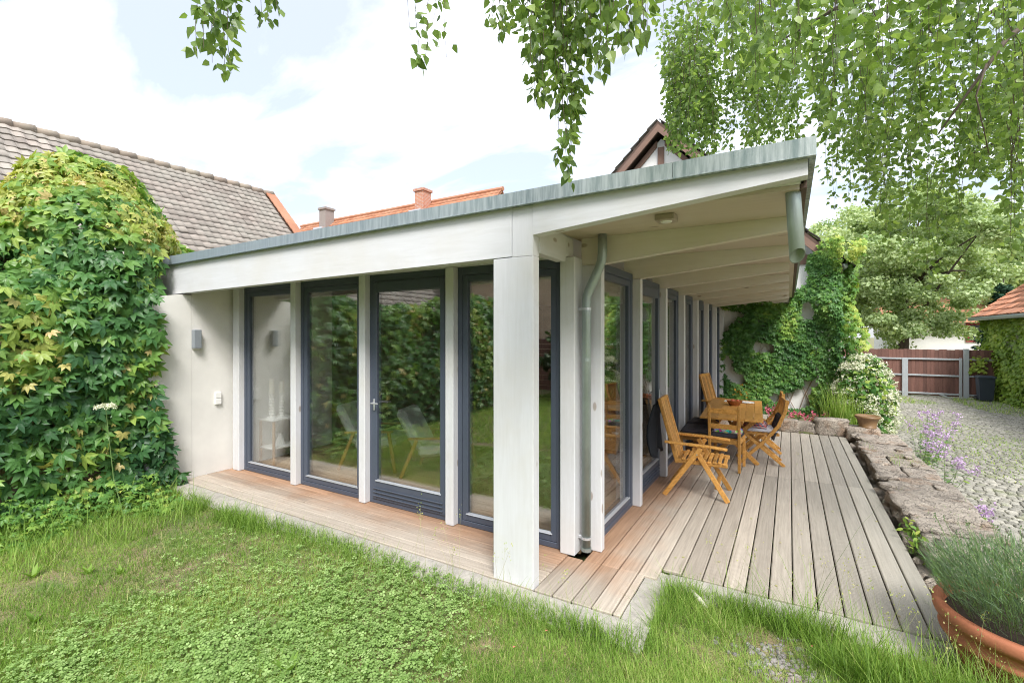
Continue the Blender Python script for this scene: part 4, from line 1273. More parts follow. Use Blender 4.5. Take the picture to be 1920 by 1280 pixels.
bn = thing('wheelie_bin', 'dark grey wheeled rubbish bin in front of the ivy wall', 'bin', (5.98, 22.9, YARD_Z))
bx, by = 5.98, 22.9
def taper(m, cx, cy, z0, z1, w0, w1, d0, d1):
    m.add([(cx + sx * w0, cy + sy * d0, z0) for sx, sy in ((-1, -1), (1, -1), (1, 1), (-1, 1))] + [(cx + sx * w1, cy + sy * d1, z1) for sx, sy in ((-1, -1), (1, -1), (1, 1), (-1, 1))],
        [(3, 2, 1, 0), (4, 5, 6, 7), (0, 1, 5, 4), (1, 2, 6, 5), (2, 3, 7, 6), (3, 0, 4, 7)]); return m
taper(MB(), bx, by, YARD_Z + .05, YARD_Z + .84, .17, .21, .17, .21).build('body', BIN, bn)
taper(taper(MB(), bx, by, YARD_Z + .841, YARD_Z + .885, .24, .24, .24, .24), bx, by, YARD_Z + .885, YARD_Z + .93, .235, .17, .235, .17).build('lid', BIN, bn)
for s in (-1, 1):
    MB().tube([(bx + s * .19, by + .18, YARD_Z + .1), (bx + s * .23, by + .18, YARD_Z + .1)], .10, 14).build('wheel', BLACK, bn)
MB().box(bx - .19, bx + .19, by + .24, by + .29, YARD_Z + .86, YARD_Z + .90, .008).build('handle', BIN, bn)

# ---------------------------------------------------------------- cobbled yard
c_ = .105; rows = np.arange(3.2, 23.4, c_)
P = []
for j, yy in enumerate(rows):
    xm = min(.304 * yy + 1.1, 6.45)
    x = 1.70 + (j % 2) * .05
    while x < xm:
        w = c_ * rnd.uniform(.85, 1.2)
        P.append((x + w / 2, yy + rnd.uniform(-.008, .008) + .02 * math.sin(x * 2.1), w)); x += w + .014
P = np.array(P)
keep = vnoise(np.stack([P[:, 0] * .55, P[:, 1] * .55, P[:, 0] * 0 + 3], 1)) > .10
P = P[keep]
a, b2 = .5, .40
CT_ = np.array([(sx * a, sy * a, -.35) for sx, sy in ((-1, -1), (1, -1), (1, 1), (-1, 1))] + [(sx * .49, sy * .49, .02) for sx, sy in ((-1, -1), (1, -1), (1, 1), (-1, 1))] + [(sx * .38, sy * .38, .10) for sx, sy in ((-1, -1), (1, -1), (1, 1), (-1, 1))])
CF_ = []
for k in (0, 4):
    for i in range(4):
        q = [k + i, k + (i + 1) % 4, k + 4 + (i + 1) % 4, k + 4 + i]; CF_ += [(q[0], q[1], q[2]), (q[0], q[2], q[3])]
CF_ += [(8, 9, 10), (8, 10, 11)]; CF_ = np.array(CF_)
PP = np.stack([P[:, 0], P[:, 1], YARD_Z + .012 + rng.normal(0, .004, len(P))], 1)
ang = rng.normal(0, .07, len(P)); cc, ss = np.cos(ang), np.sin(ang); z0 = np.zeros(len(P)); o1 = np.ones(len(P))
tl = rng.normal(0, .05, (len(P), 2))
R = np.stack([np.stack([cc * P[:, 2], -ss * c_ * .88, z0], 1), np.stack([ss * P[:, 2], cc * c_ * .88, z0], 1), np.stack([tl[:, 0] * .1, tl[:, 1] * .1, o1 * .1], 1)], 1)
yard = thing('cobble_paving', 'grey granite cobbles of the courtyard with grass in the joints', 'paving', (4, 14, YARD_Z))
yard['kind'] = 'structure'
near, rest = split_near(PP, np.full(len(PP), .1), 300)
singles('cobble', CT_, CF_, PP[near], R[near], rng.random(len(near)), COBBLE, yard, 2, True)
many('cobble', CT_, CF_, PP[rest], R[rest], rng.random(len(rest)), COBBLE, yard, smooth=True)

# ---------------------------------------------------------------- the garden behind the camera (seen in the glass)
gw = thing('garden_wall', 'old garden boundary wall almost hidden under creeper', 'wall', (-7.1, -.5, -.3))
MB().box(-7.25, -7.0, -4.2, 2.6, -.3, 2.25).build('masonry', BRICK_PALE, gw)
MB().box(-7.30, -6.95, -4.25, 2.6, 2.25, 2.33, .01).build('coping', CONCRETE, gw)
sh = thing('garden_shed', 'small dark shed swallowed by the creeper beside the pavilion', 'shed', (-8.1, 2.35, -.2))
MB().box(-8.6, -7.3, 1.5, 3.5, -.3, 2.75).build('boarding', BROWN, sh)
MB().box(-8.8, -7.5, 1.35, 4.1, 2.76, 2.86, .01).build('roof', plain('grey_felt', (.38, .39, .40), .8), sh)
bb = thing('brick_barn', 'pale brick barn closing the garden behind the lawn', 'barn', (-10, -9, -.3))
MB().box(-18, -5.5, -13, -8.0, -.3, 4.2).build('wall', BRICK_PALE, bb)
MB().prism([(-13.4, 4.1), (-10.5, 7.4), (-7.6, 4.1)], -18.3, -5.2, 'x').build('roof', TILE_GREY, bb)
fn = thing('board_fence', 'weathered horizontal board fence across the back of the lawn', 'fence', (-4, -7.2, -.3))
for k in range(10):
    for s in range(6):
        MB().box(-9.0 + s * 2.0, -7.02 + s * 2.0, -7.25, -7.225, -.1 + k * .18, .06 + k * .18, .003).build('board', GATEWOOD, fn)
for s in range(7):
    MB().box(-9.05 + s * 2.0, -8.95 + s * 2.0, -7.22, -7.12, -.3, 1.85, .005).build('post', GATEWOOD, fn)

# ---------------------------------------------------------------- creepers
def norm(a): return a / (np.linalg.norm(a, axis=1, keepdims=True) + 1e-9)
def creeper_leaves(P, N, size, jit=.45, down=.9):
    n = len(P)
    N2 = norm(N + rng.normal(0, jit, (n, 3)) + np.array([0, 0, .25]))
    tip = norm(np.array([0, 0, -1.0]) * down + rng.normal(0, .45, (n, 3)) + N * .35)
    return frames(P, tip, N2, size)

cr = thing('creeper', 'big five-leaved creeper covering the shed and wall beside the pavilion', 'creeper', (-6.9, 1.6, -.12))
E1 = (np.array([-7.76, 2.42, 2.02]), np.array([1.15, 1.10, 2.02]))
E3 = (np.array([-8.25, 3.25, 2.55]), np.array([.85, .75, .78]))
def ell(E, n, scale=1.0):
    u = rand_dirs(n); c0, r0 = E
    bump = 1 + .16 * (vnoise(u * 2.2 + 9) - .5)
    return c0 + u * r0 * scale * bump[:, None], norm(u / r0)
def inside(P, E, s=.9):
    return (((P - E[0]) / (E[1] * s)) ** 2).sum(1) < 1
Ps, Ns = [], []
for sc_, n in ((1.0, 5200), (.94, 3800), (.86, 2000)):
    P, N = ell(E1, n, sc_); k = (N[:, 0] > -.6) & ~inside(P, E3) & (P[:, 2] > -.1); Ps.append(P[k]); Ns.append(N[k])
P, N = ell(E3, 2200); k = (N[:, 0] > -.4) & ~inside(P, E1); Ps.append(P[k]); Ns.append(N[k])
n = 5600                                     # along the garden wall, y -3.6 .. 2.75
yy = rng.uniform(-3.9, 2.75, n); top = 2.55 + .5 * (vnoise(np.stack([yy * .8, yy * 0, yy * 0 + 4], 1)) - .3)
zz = -.1 + (top + .1) * rng.random(n) ** .9
bul = vnoise(np.stack([yy * 1.1, zz * 1.1, zz * 0 + 1], 1))
P = np.stack([-6.86 + .42 * bul + .05 * rng.normal(size=n) - .25 * np.clip((zz - top + .35) / .35, 0, 1) ** 2, yy, zz], 1)
N = np.stack([np.ones(n), .4 * (vnoise(P * 1.7) - .5), .25 + .6 * np.clip((zz - top + .4) / .4, 0, 1)], 1)
Ps.append(P); Ns.append(norm(N))
n = 500                                      # over the end of the pavilion wall, low down
P = np.stack([rng.uniform(-6.75, -6.5, n), rng.uniform(2.2, 2.72, n), rng.uniform(-.1, 2.45, n)], 1); Ps.append(P); Ns.append(norm(np.tile([.8, -.6, .1], (n, 1))))
n = 110
zz = rng.uniform(.0, .95, n); P = np.stack([rng.uniform(-6.60, -6.45, n), 2.68 + .34 * rng.random(n) * (1 - zz), zz], 1); Ps.append(P); Ns.append(norm(np.tile([.9, -.4, .1], (n, 1))))
P = np.concatenate(Ps); N = np.concatenate(Ns)
bad = ((P[:, 0] > -7.62) & (P[:, 1] > 2.86) & (P[:, 2] > 2.18) & (P[:, 2] < 2.97)) | ((P[:, 0] > -7.05) & (P[:, 0] < -6.6) & (P[:, 1] > 2.62) & (P[:, 2] < 2.35))
bad |= (P[:, 0] > -7.0) & (P[:, 1] > 3.05) & (P[:, 2] < 2.97)
P, N = P[~bad], N[~bad]
n = len(P)
size = (.09 + .19 * rng.random(n) ** .8) * np.where(P[:, 2] < .5, .85, 1)
cl = vnoise(P * 1.9 + 4)
tint = np.clip(.30 + 1.0 * (cl - .42) + rng.normal(0, .16, n) + .10 * (P[:, 2] - 1.6), 0, .86)
tint = np.where((rng.random(n) < .17) & (cl > .50), rng.uniform(.86, 1, n), tint)
size = np.where(tint > .84, size * .62, size)
R = creeper_leaves(P, N, size)
near, rest = split_near(P + N * .0, size * np.where(N[:, 0] > .2, 1, .3), 300)
singles('leaf', PALM_T, PALM_F, P[near], R[near], tint[near], CREEPER, cr, 8)
many('leaf', PALM_T, PALM_F, P[rest], R[rest], tint[rest], CREEPER, cr)
m = MB()
for k in range(60):
    y0 = rnd.uniform(-3.5, 2.5); z0 = rnd.uniform(0, 1.0); pts = []
    x0 = -6.78
    for s in range(7):
        pts.append((x0 + rnd.uniform(-.03, .12), y0, z0)); y0 += rnd.uniform(-.18, .18); z0 += rnd.uniform(.1, .32)
    m.tube(pts, [.009 - .001 * s for s in range(7)], 5)
m.build('stem', VSTEM, cr)

# creeper on the house wall at the far end of the deck
cw = thing('creeper', 'dense green creeper on the house wall at the far end of the deck', 'creeper', (.2, 12.4, 0))
n = 11000
xx = rng.uniform(-1.42, 1.22, n); zz = rng.uniform(-.1, 4.2, n)
topz = np.where(xx < -.0, 2.62, np.where(xx < .35, 2.9, 3.55 + .35 * np.clip((xx - .35) / .4, 0, 1)))
cover = vnoise(np.stack([xx * 3.1 + 2, zz * 2.6 + 7, xx * 0 + 5], 1))
gap = (cover < np.where(xx < .55, .27, -.1)) & (zz < 2.6)
k = (zz < topz + .25 * (vnoise(np.stack([xx * 3, zz * 3, xx * 0], 1)) - .5)) & ~gap
xx, zz = xx[k], zz[k]; n = len(xx)
bul = vnoise(np.stack([xx * 1.6, zz * 1.6, xx * 0 + 8], 1))
thick = .12 + .55 * np.clip((xx - .35) / .6, 0, 1)
P = np.stack([xx, 12.48 - thick * (bul * .9 + .15) - .06 * rng.random(n), zz], 1)
rx_ = xx > .95
P[rx_, 1] += rng.uniform(0, .9, rx_.sum()); P[rx_, 0] += .18 * bul[rx_]
N = norm(np.stack([np.where(xx > .9, .8, .1), -np.ones(n), np.full(n, .2)], 1))
# the part that has climbed round the corner
n2 = 2600
yy2 = rng.uniform(12.3, 15.5, n2); z2 = rng.uniform(-.1, 3.5, n2); b2_ = vnoise(np.stack([yy2 * 1.4, z2 * 1.4, z2 * 0 + 2], 1))
P2 = np.stack([.82 + .40 * b2_ + .05 * rng.random(n2), yy2, z2], 1); N2_ = norm(np.stack([np.ones(n2), -.4 * np.ones(n2), .2 * np.ones(n2)], 1))
P = np.concatenate([P, P2]); N = np.concatenate([N, N2_]); n = len(P)
size = rng.uniform(.09, .17, n)
tint = np.clip(.30 + .9 * (vnoise(P * 2.1) - .45) + rng.normal(0, .15, n) + .35 * np.clip((P[:, 0] - .9) / .4, 0, 1) + .08 * (P[:, 2] - 1.5), 0, 1)
many('leaf', PALM_T, PALM_F, P, creeper_leaves(P, N, size), tint, CREEPER2, cw)
m = MB()
for k in range(26):
    x0 = rnd.uniform(-1.2, .9); z0 = -.05; pts = []
    for s in range(8):
        pts.append((x0, 12.53 - .02 * rnd.random(), z0)); x0 += rnd.uniform(-.15, .15); z0 += rnd.uniform(.15, .4)
    m.tube(pts, [.008 - .0008 * s for s in range(8)], 5)
m.build('stem', VSTEM, cw)

# ivy on the outbuilding
iv = thing('ivy', 'yellow-green ivy hanging over the outbuilding wall', 'ivy', (6.5, 19, YARD_Z))
n = 9000
yy = rng.uniform(15.5, 24.75, n); zz = rng.uniform(YARD_Z, 2.42, n); bul = vnoise(np.stack([yy * 1.3, zz * 2.2, yy * 0 + 3], 1))
P = np.stack([6.58 - .28 * bul - .05 * rng.random(n), yy, zz], 1)
n2 = 700
P = np.concatenate([P, np.stack([rng.uniform(6.2, 7.6, n2), rng.uniform(24.6, 24.85, n2), rng.uniform(YARD_Z, 2.5, n2)], 1)])
n = len(P)
N = norm(np.tile([-1, -.25, .3], (n, 1)) + rng.normal(0, .2, (n, 3)))
size = rng.uniform(.10, .18, n)
many('leaf', S_T * np.array([1.3, 1, 1]), S_F, P, creeper_leaves(P, N, size, .35), np.clip(.2 + .9 * (vnoise(P * 2.4) - .2) + rng.normal(0, .15, n), 0, 1), IVY, iv)
m = MB()
for k in range(14):
    y0 = rnd.uniform(16, 24.3); m.tube([(6.60, y0, YARD_Z), (6.58, y0 + rnd.uniform(-.3, .3), .6), (6.56, y0 + rnd.uniform(-.6, .6), 1.9)], [.02, .014, .006], 5)
m.build('stem', VSTEM, iv)

# ---------------------------------------------------------------- trees
def tree(name, label, base, h, cen, rad, nclump, nleaf, lsize, mat, group=None, spread=.55, trunk_r=.18, flat=.5, bark=BARK, limbs=9):
    t = thing(name, label, 'tree', base, group=group)
    cen = np.array(cen, float); rad = np.array(rad, float)
    u = rand_dirs(nclump) * (rng.random((nclump, 1)) ** .42)
    C_ = cen + u * rad * (1 + .35 * (vnoise(u * 2.3 + rng.random() * 9)[:, None] - .5))
    tr = MB(); top = Vector(cen.tolist()) + Vector((0, 0, rad[2] * .35)); b0 = Vector(base)
    pts = [b0.lerp(top, s) + Vector((rnd.uniform(-.1, .1), rnd.uniform(-.1, .1), 0)) * (0 if s == 0 else h * .03) for s in (0, .2, .4, .6, .8, 1)]
    tr.tube(pts, [trunk_r * (1.25 - s * 1.1) for s in (0, .2, .4, .6, .8, 1)], 9)
    for k in range(limbs):
        a = pts[1].lerp(pts[4], rnd.random()); e = Vector(C_[rnd.randrange(nclump)].tolist()); mid = a.lerp(e, .5) + Vector((0, 0, rnd.uniform(0, .4)))
        tr.tube([a, mid, e], [trunk_r * .4, trunk_r * .22, trunk_r * .06], 6)
    tr.build('trunk', bark, t, smooth=True)
    ci = rng.integers(0, nclump, nclump * nleaf)
    cs = rng.uniform(.6, 1.25, nclump) * spread
    off = rand_dirs(len(ci)) * (rng.random((len(ci), 1)) ** .6) * cs[ci][:, None]; off[:, 2] *= flat
    P = C_[ci] + off
    N = norm(off * np.array([1, 1, 2]) + np.array([0, 0, .5]) + rng.normal(0, .5, off.shape))
    tip = norm(rng.normal(0, 1, off.shape) + np.array([0, 0, -.5]))
    ctint = rng.random(nclump)
    many('crown', S_T * np.array([1.6, 1, 1]), S_F, P, frames(P, tip, N, rng.uniform(.7, 1.3, len(P)) * lsize), np.clip(.15 + .5 * ctint[ci] + rng.normal(0, .15, len(P)) + .25 * off[:, 2] / spread, 0, 1), mat, t)
    return t
Z_ = YARD_Z
tree('maple_tree', 'large pale green leafy tree standing beyond the board gate', (5.0, 30.6, Z_), 10, (5.0, 30.6, 5.4), (4.2, 4.0, 4.4), 240, 300, .135, MAPLE, 'trees beyond the gate', .75, .22)
tree('maple_tree', 'second pale green tree behind the gable house, farther back', (.8, 34, Z_), 9, (.8, 34, 4.6), (3.4, 3.2, 4.0), 150, 220, .15, MAPLE, 'trees beyond the gate', .8, .2)
tree('lime_tree', 'broad green tree behind the outbuilding roof', (13.0, 40, Z_), 12, (13.0, 40, 5.6), (5.6, 5, 5.0), 170, 180, .20, MAPLE, 'trees beyond the gate', 1.0, .3)
tree('lime_tree', 'tall hazy tree far behind the gate between the others', (7.0, 50, Z_), 14, (7.0, 50, 7.0), (6, 5, 6.0), 150, 150, .26, MAPLE, 'trees beyond the gate', 1.2, .3)
# conifer
cf = thing('spruce_tree', 'dark young spruce between the gate and the outbuilding', 'tree', (7.75, 27.5, Z_))
MB().tube([(7.75, 27.5, Z_), (7.75, 27.5, 4.2)], [.11, .015], 8).build('trunk', BARK, cf)
n = 5200; lev = rng.random(n) ** .8; a = rng.random(n) * 2 * PI; lay = np.floor(lev * 15) / 15; arm = rng.random(n) ** .6
rr = (1 - lay) * 1.45 * arm + .03
P = np.stack([7.75 + rr * np.cos(a), 27.5 + rr * np.sin(a), Z_ + .25 + lay * 4.4 - .32 * arm * (1 - lay) + rng.normal(0, .04, n)], 1)
tip = norm(np.stack([np.cos(a), np.sin(a), -.3 + rng.normal(0, .3, n)], 1) + rng.normal(0, .35, (n, 3))); N = norm(rng.normal(0, .3, (n, 3)) + np.array([0, 0, 1]))
many('crown', S_T, S_F, P, frames(P, tip, N, rng.uniform(.12, .24, n)), rng.random(n), CONIFER, cf)
# dark trees and bushes behind the camera
for i, (x, y, zc, r, lab) in enumerate(((-3.6, -9.5, 3.4, 2.6, 'dark leafy tree behind the back fence, beside the brick barn'), (1.2, -9.0, 3.6, 2.9, 'dark leafy tree behind the back fence, middle of the garden'), (5.5, -8.5, 3.6, 3.0, 'dark leafy tree at the back of the courtyard side'))):
    tree('garden_tree', lab, (x, y, -.5), 6, (x, y, zc), (r, r * .8, r * .95), 90, 60, .24, DARKTREE, 'trees at the back of the garden', .75, .16)
for i, (x, y, lab) in enumerate(((-5.6, -5.6, 'rounded dark shrub before the back fence, under the barn'), (-2.4, -6.2, 'rounded dark shrub before the back fence, in the middle'))):
    tree('garden_shrub', lab, (x, y, -.3), 1.5, (x, y, .9), (1.2, .9, 1.0), 40, 70, .16, DARKTREE, 'shrubs before the back fence', .45, .05)

# ---------------------------------------------------------------- birch hanging into the picture
bt = thing('birch_tree', 'weeping birch whose leafy twigs hang down over the roof and deck', 'tree', (3.1, 3.6, YARD_Z))
TB = Vector((3.1, 3.6, YARD_Z))
tk = MB()
tk.tube([TB, TB + Vector((.05, .02, 1.6)), TB + Vector((-.05, .05, 3.4)), TB + Vector((.0, .1, 5.2)), TB + Vector((.1, .1, 7.0)), TB + Vector((.1, .2, 9.0))], [.21, .17, .15, .12, .08, .03], 12)
tk.build('trunk', BBARK, bt, smooth=True)
limb = MB()
def branch(pts, r0, r1, n=6):
    m_ = len(pts); limb.tube(pts, [r0 + (r1 - r0) * i / (m_ - 1) for i in range(m_)], n)
def A(px, py, d): return Vector(away(px, py, d).tolist())
hub = TB + Vector((-.05, .05, 4.2)); hub2 = TB + Vector((0, .1, 5.2))
branch([hub, A(2050, -40, 2.6), A(1890, 70, 2.5), A(1760, 250, 2.6)], .030, .004)
branch([hub2, A(1950, -160, 3.2), A(1700, -40, 3.0), A(1560, 20, 3.3), A(1450, 85, 3.7)], .04, .006)
branch([hub2, A(1900, -300, 2.6), A(1500, -260, 2.2), A(1150, -130, 2.1), A(800, -110, 2.1), A(420, -90, 2.2)], .05, .006)
branch([hub, A(1990, 120, 3.6), A(1880, 260, 4.2), A(1800, 300, 4.6)], .03, .005)
branch([hub2, A(1800, -200, 4.0), A(1500, -80, 4.8), A(1300, -10, 5.4)], .04, .006)
branch([hub2, A(1990, -60, 4.4), A(1800, 60, 5.2), A(1640, 150, 5.6)], .035, .006)
branch([A(1850, 120, 2.5), A(1830, 180, 2.5), A(1855, 290, 2.6)], .006, .002)
limb.build('limb', plain('birch_limb', (.12, .09, .07), .8, .3, 15, 0, .4, 50), bt, smooth=True)

LP, LR, LT, LS = [], [], [], []
twigs = MB()
def strand(px, py, d, length, dens=46, spread=.05, ls=(.034, .058), lean=None):
    """one hanging twig with its leaves; (px,py,d) sights its lowest tip"""
    tipP = A(px, py, d); L = length
    lean = lean or Vector((rnd.uniform(-.12, .12), rnd.uniform(-.12, .12), 0))
    m_ = 7; pts = []
    for i in range(m_):
        s = i / (m_ - 1)
        pts.append(tipP + Vector((0, 0, L * s)) + lean * (s * s * L) + Vector((rnd.uniform(-1, 1), rnd.uniform(-1, 1), 0)) * .012)
    twigs.tube(pts, [.0009 + .0016 * i / (m_ - 1) for i in range(m_)], 3, False)
    n = max(4, int(dens * L))
    s = rng.random(n) ** 1.05
    idx = np.minimum((s * (m_ - 1)).astype(int), m_ - 2); f = (s * (m_ - 1) - idx)[:, None]
    Q = np.array([tuple(p) for p in pts]); B = Q[idx] * (1 - f) + Q[idx + 1] * f
    off = rng.normal(0, 1, (n, 3)); off[:, 2] *= .5; off = norm(off) * (rng.random((n, 1)) ** .7) * spread * (.35 + 1.2 * s[:, None] ** .5)
    P = B + off
    tip = norm(off * 4 + np.array([0, 0, -.09]) * rng.uniform(.5, 2.2, (n, 1)) + rng.normal(0, .03, (n, 3)))
    N = norm(rng.normal(0, 1, (n, 3)))
    sz = rng.uniform(*ls, n)
    LP.append(P); LR.append(frames(P, tip, N, sz)); LT.append(np.clip(.42 + rng.normal(0, .22, n), 0, 1)); LS.append(sz)
U = rnd.uniform
for px, py, d in ((385, 95, 2.0), (402, 120, 2.05), (418, 145, 2.1), (430, 138, 2.05), (425, 70, 2.15), (440, 40, 2.1), (405, 60, 2.0), (372, 100, 2.05)): strand(px, py, d, .75, 62)
for px, py, d in ((488, 55, 2.3), (505, 45, 2.3), (520, 20, 2.3)): strand(px, py, d, .5, 50)
for px, py, d in ((785, 130, 2.0), (798, 120, 2.0), (835, 105, 2.1), (812, 60, 2.1), (770, 70, 2.0)): strand(px, py, d, .7, 30)
for k in range(9): strand(U(905, 985), U(15, 72), U(2.0, 2.4), .5, 46)
for k in range(24): strand(U(990, 1130), U(60, 190), U(1.9, 2.7), .8, 52, .06)
for k in range(12): strand(U(1120, 1215), U(20, 130), U(1.7, 2.2), .6, 46, .06, (.04, .064))
for px, py, d in ((1062, 340, 2.1), (1072, 300, 2.15), (1050, 305, 2.1), (1075, 245, 2.1), (1045, 235, 2.15), (1060, 260, 2.05), (1085, 200, 2.2), (1070, 330, 2.2), (1055, 210, 2.1)): strand(px, py, d, .95, 58, .045)
for k in range(6): strand(U(1000, 1025), U(170, 200), 2.3, .5, 30)
for k in range(100):                              # behind the roof edge
    px = U(1245, 1500); strand(px, U(60, 240) + (70 if px > 1400 else 45), U(4.4, 6.0), U(.7, 1.3), 60, .075, (.042, .062))
for k in range(60): strand(U(1255, 1345), U(205, 300), U(4.6, 5.6), U(.7, 1.1), 58, .07, (.042, .06))
for k in range(100):                               # near mass across the top right
    px = U(1330, 1930); lim = 150 + 130 * min(1, max(0, (px - 1400) / 250)); strand(px, U(20, lim), U(2.2, 3.6), U(.5, .9), 48, .07, (.040, .066))
for k in range(88):
    px = U(1535, 1940); strand(px, U(150, 330), U(3.4, 5.0), U(.6, 1.0), 52, .07, (.042, .064))
for k in range(62):                               # the long tails in front of the far trees
    px = U(1600, 1880); lim = 330 + 250 * max(0, 1 - abs(px - 1730) / 130); strand(px, U(300, lim), U(3.8, 5.2), U(.6, 1.0), 50, .07, (.042, .064))
for k in range(14): strand(U(1885, 1925), U(330, 500), U(3.0, 3.6), U(.6, .9), 44, .06)
for k in range(16): strand(U(1545, 1640), U(280, 400), U(4.6, 5.6), U(.6, .9), 40, .07, (.042, .062))
P = np.concatenate(LP); R = np.concatenate(LR); tint = np.concatenate(LT); sz = np.concatenate(LS)
# keep clear of the roof itself
bad = (P[:, 0] < .2) & (P[:, 1] > 2.9) & (P[:, 2] < 3.02)
P, R, tint, sz = P[~bad], R[~bad], tint[~bad], sz[~bad]
near, rest = split_near(P, sz, 300)
singles('leaf', B_T, B_F, P[near], R[near], tint[near], BIRCH, bt, 6)
many('leaf', B_T, B_F, P[rest], R[rest], tint[rest], BIRCH, bt)
twigs.build('twig', TWIG, bt)['kind'] = 'stuff'
# crown above the picture, so that the birch stands as a tree
n = 5200
u = rand_dirs(n) * (rng.random((n, 1)) ** .4); P = np.array([3.0, 4.0, 7.0]) + u * np.array([2.6, 2.8, 1.9])
many('crown', B_T, B_F, P, frames(P, norm(rng.normal(0, 1, (n, 3)) + np.array([0, 0, -1.2])), norm(rng.normal(0, 1, (n, 3))), rng.uniform(.06, .10, n)), rng.random(n), BIRCH, bt)

# ---------------------------------------------------------------- lawn: blades, clover, weeds
BL_T = np.array([(-.5, 0, 0), (.5, 0, 0), (-.42, .4, .05), (.42, .4, .05), (-.25, .75, .19), (.25, .75, .19), (0, 1, .38)])
BL_F = np.array([(0, 1, 3), (0, 3, 2), (2, 3, 5), (2, 5, 4), (4, 5, 6)])
def blades(P, h, w, lean, tint, name, parent=None, mat=GRASS):
    n = len(P); az = rng.random(n) * 2 * PI
    out = np.stack([np.cos(az), np.sin(az), np.zeros(n)], 1); side = np.stack([-np.sin(az), np.cos(az), np.zeros(n)], 1)
    up = np.tile([0, 0, 1.0], (n, 1)) + out * lean[:, None]; up = norm(up)
    R = np.stack([side * w[:, None], up * h[:, None], out * (h * (.5 + lean))[:, None]], 2)
    return many(name, BL_T, BL_F, P, R, tint, mat, parent)
def on_lawn(x, y):
    return ((y < 2.93) & (x > -6.75)) | ((x > -.78) & (y < 3.66) & (x < 1.6)) | ((x > .90) & (x < 1.6) & (y < 4.3))
def sample(n, boost=1.0):
    """points on the lawn, thinning with distance from the tripod"""
    d = 2.45 + 5.0 * rng.random(n * 3) ** 1.5; a = rng.uniform(-1.18, 1.15, n * 3); r = a * d
    x = CT * r - ST * d; y = ST * r + CT * d
    k = on_lawn(x, y); return x[k][:n], y[k][:n]
x, y = sample(150000)
dens = vnoise(np.stack([x * 1.7, y * 1.7, x * 0 + 6], 1)) * .6 + vnoise(np.stack([x * 5, y * 5, x * 0 + 1], 1)) * .4
bare = np.exp(-(((x + .35) / .8) ** 2 + ((y - 2.95) / .5) ** 2)) * .26
k = (dens - bare) > rng.uniform(.10, .44, len(x))
x, y, dn = x[k], y[k], dens[k]
n = len(x)
edge = np.clip(1 - (2.93 - y) / .35, 0, 1) * (x < -.9) + ((x > -.8) & (y > 3.2)) * .9
cl = vnoise(np.stack([x * 2.6 + 4, y * 2.6, x * 0 + 9], 1))
h = rng.gamma(4, .0072, n) * (.75 + .8 * dn) * (1 + 1.1 * edge * (cl > .5)) + .012
tint = np.clip(.50 + .55 * (dn - .5) + rng.normal(0, .16, n) - .1 * edge, 0, 1)
tint = np.clip(tint + .5 * (vnoise(np.stack([x * .9 + 3, y * .9, x * 0 + 11], 1)) - .5), 0, 1)  # broad mottling, with the lawn's sunny patches painted into the tint
tint = np.where(rng.random(n) < .07, rng.uniform(.85, 1, n), tint)
blades(np.stack([x, y, lawn_h(x, y) - .004], 1), h, rng.uniform(.0018, .0040, n), rng.gamma(2, .22, n), tint, 'grass')['label'] = 'uneven garden grass on the lawn'
# dry thatch lying flat
x, y = sample(11000); n = len(x)
o = blades(np.stack([x, y, lawn_h(x, y) + .002], 1), rng.uniform(.02, .06, n), rng.uniform(.0015, .003, n), rng.uniform(3, 9, n), rng.uniform(.86, 1, n), 'grass'); o['label'] = 'dry flat straw between the grass'
# longer grass along the deck edges and round the planter
seg = [((-6.5, 2.86), (-1.3, 2.88), 3400, .085), ((-1.3, 2.87), (-.85, 2.85), 700, .11), ((-.74, 2.9), (-.74, 3.6), 900, .12), ((-.78, 3.62), (.75, 3.62), 3000, .12), ((.05, 3.5), (.45, 3.6), 500, .26), ((.2, 3.3), (1.5, 3.1), 3800, .15), ((-5.6, 2.75), (-4.4, 2.72), 1500, .13)]
X_, Y_, H_ = [], [], []
for (a, b_, q, hh) in seg:
    s = rng.random(q); X_.append(a[0] + (b_[0] - a[0]) * s + rng.normal(0, .07, q)); Y_.append(a[1] + (b_[1] - a[1]) * s - abs(rng.normal(0, .09, q))); H_.append(hh * rng.gamma(5, .2, q))
x, y, h = map(np.concatenate, (X_, Y_, H_)); k = on_lawn(x, y) & (np.hypot(x - PX, y - PY) > .40) & (vnoise(np.stack([x * 4, y * 4, x * 0], 1)) > .33); x, y, h = x[k], y[k], h[k]; n = len(x)
blades(np.stack([x, y, lawn_h(x, y) - .004], 1), h, rng.uniform(.0025, .0055, n), rng.gamma(2, .18, n), np.clip(rng.normal(.35, .18, n), 0, 1), 'grass')['label'] = 'longer grass tufts along the concrete edging'
# tall seeding stalks
m = MB(); tips = []
for (cx, cy, q) in ((-2.25, 2.87, 5), (-2.5, 2.85, 3), (-1.75, 2.83, 3), (-.3, 3.55, 4), (.15, 3.5, 7), (.5, 3.4, 6), (.9, 3.15, 6), (-1.2, 2.8, 3), (.75, 3.25, 6)):
    for k in range(q):
        x0, y0 = cx + U(-.1, .1), cy + U(-.06, .06); hh = U(.25, .55); lx, ly = U(-.15, .15), U(-.12, .12)
        z0 = LAWN_Z; pts = [(x0, y0, z0), (x0 + lx * .3, y0 + ly * .3, z0 + hh * .5), (x0 + lx, y0 + ly, z0 + hh)]
        m.tube(pts, [.0012, .001, .0007], 3, False); tips.append((x0 + lx, y0 + ly, z0 + hh))
st = m.build('grass_stalks', plain('straw', (.42, .40, .20), .8, .2, 20, 0, 0)); tag(st, 'thin seeding grass stalks standing above the lawn edge', kind='stuff')
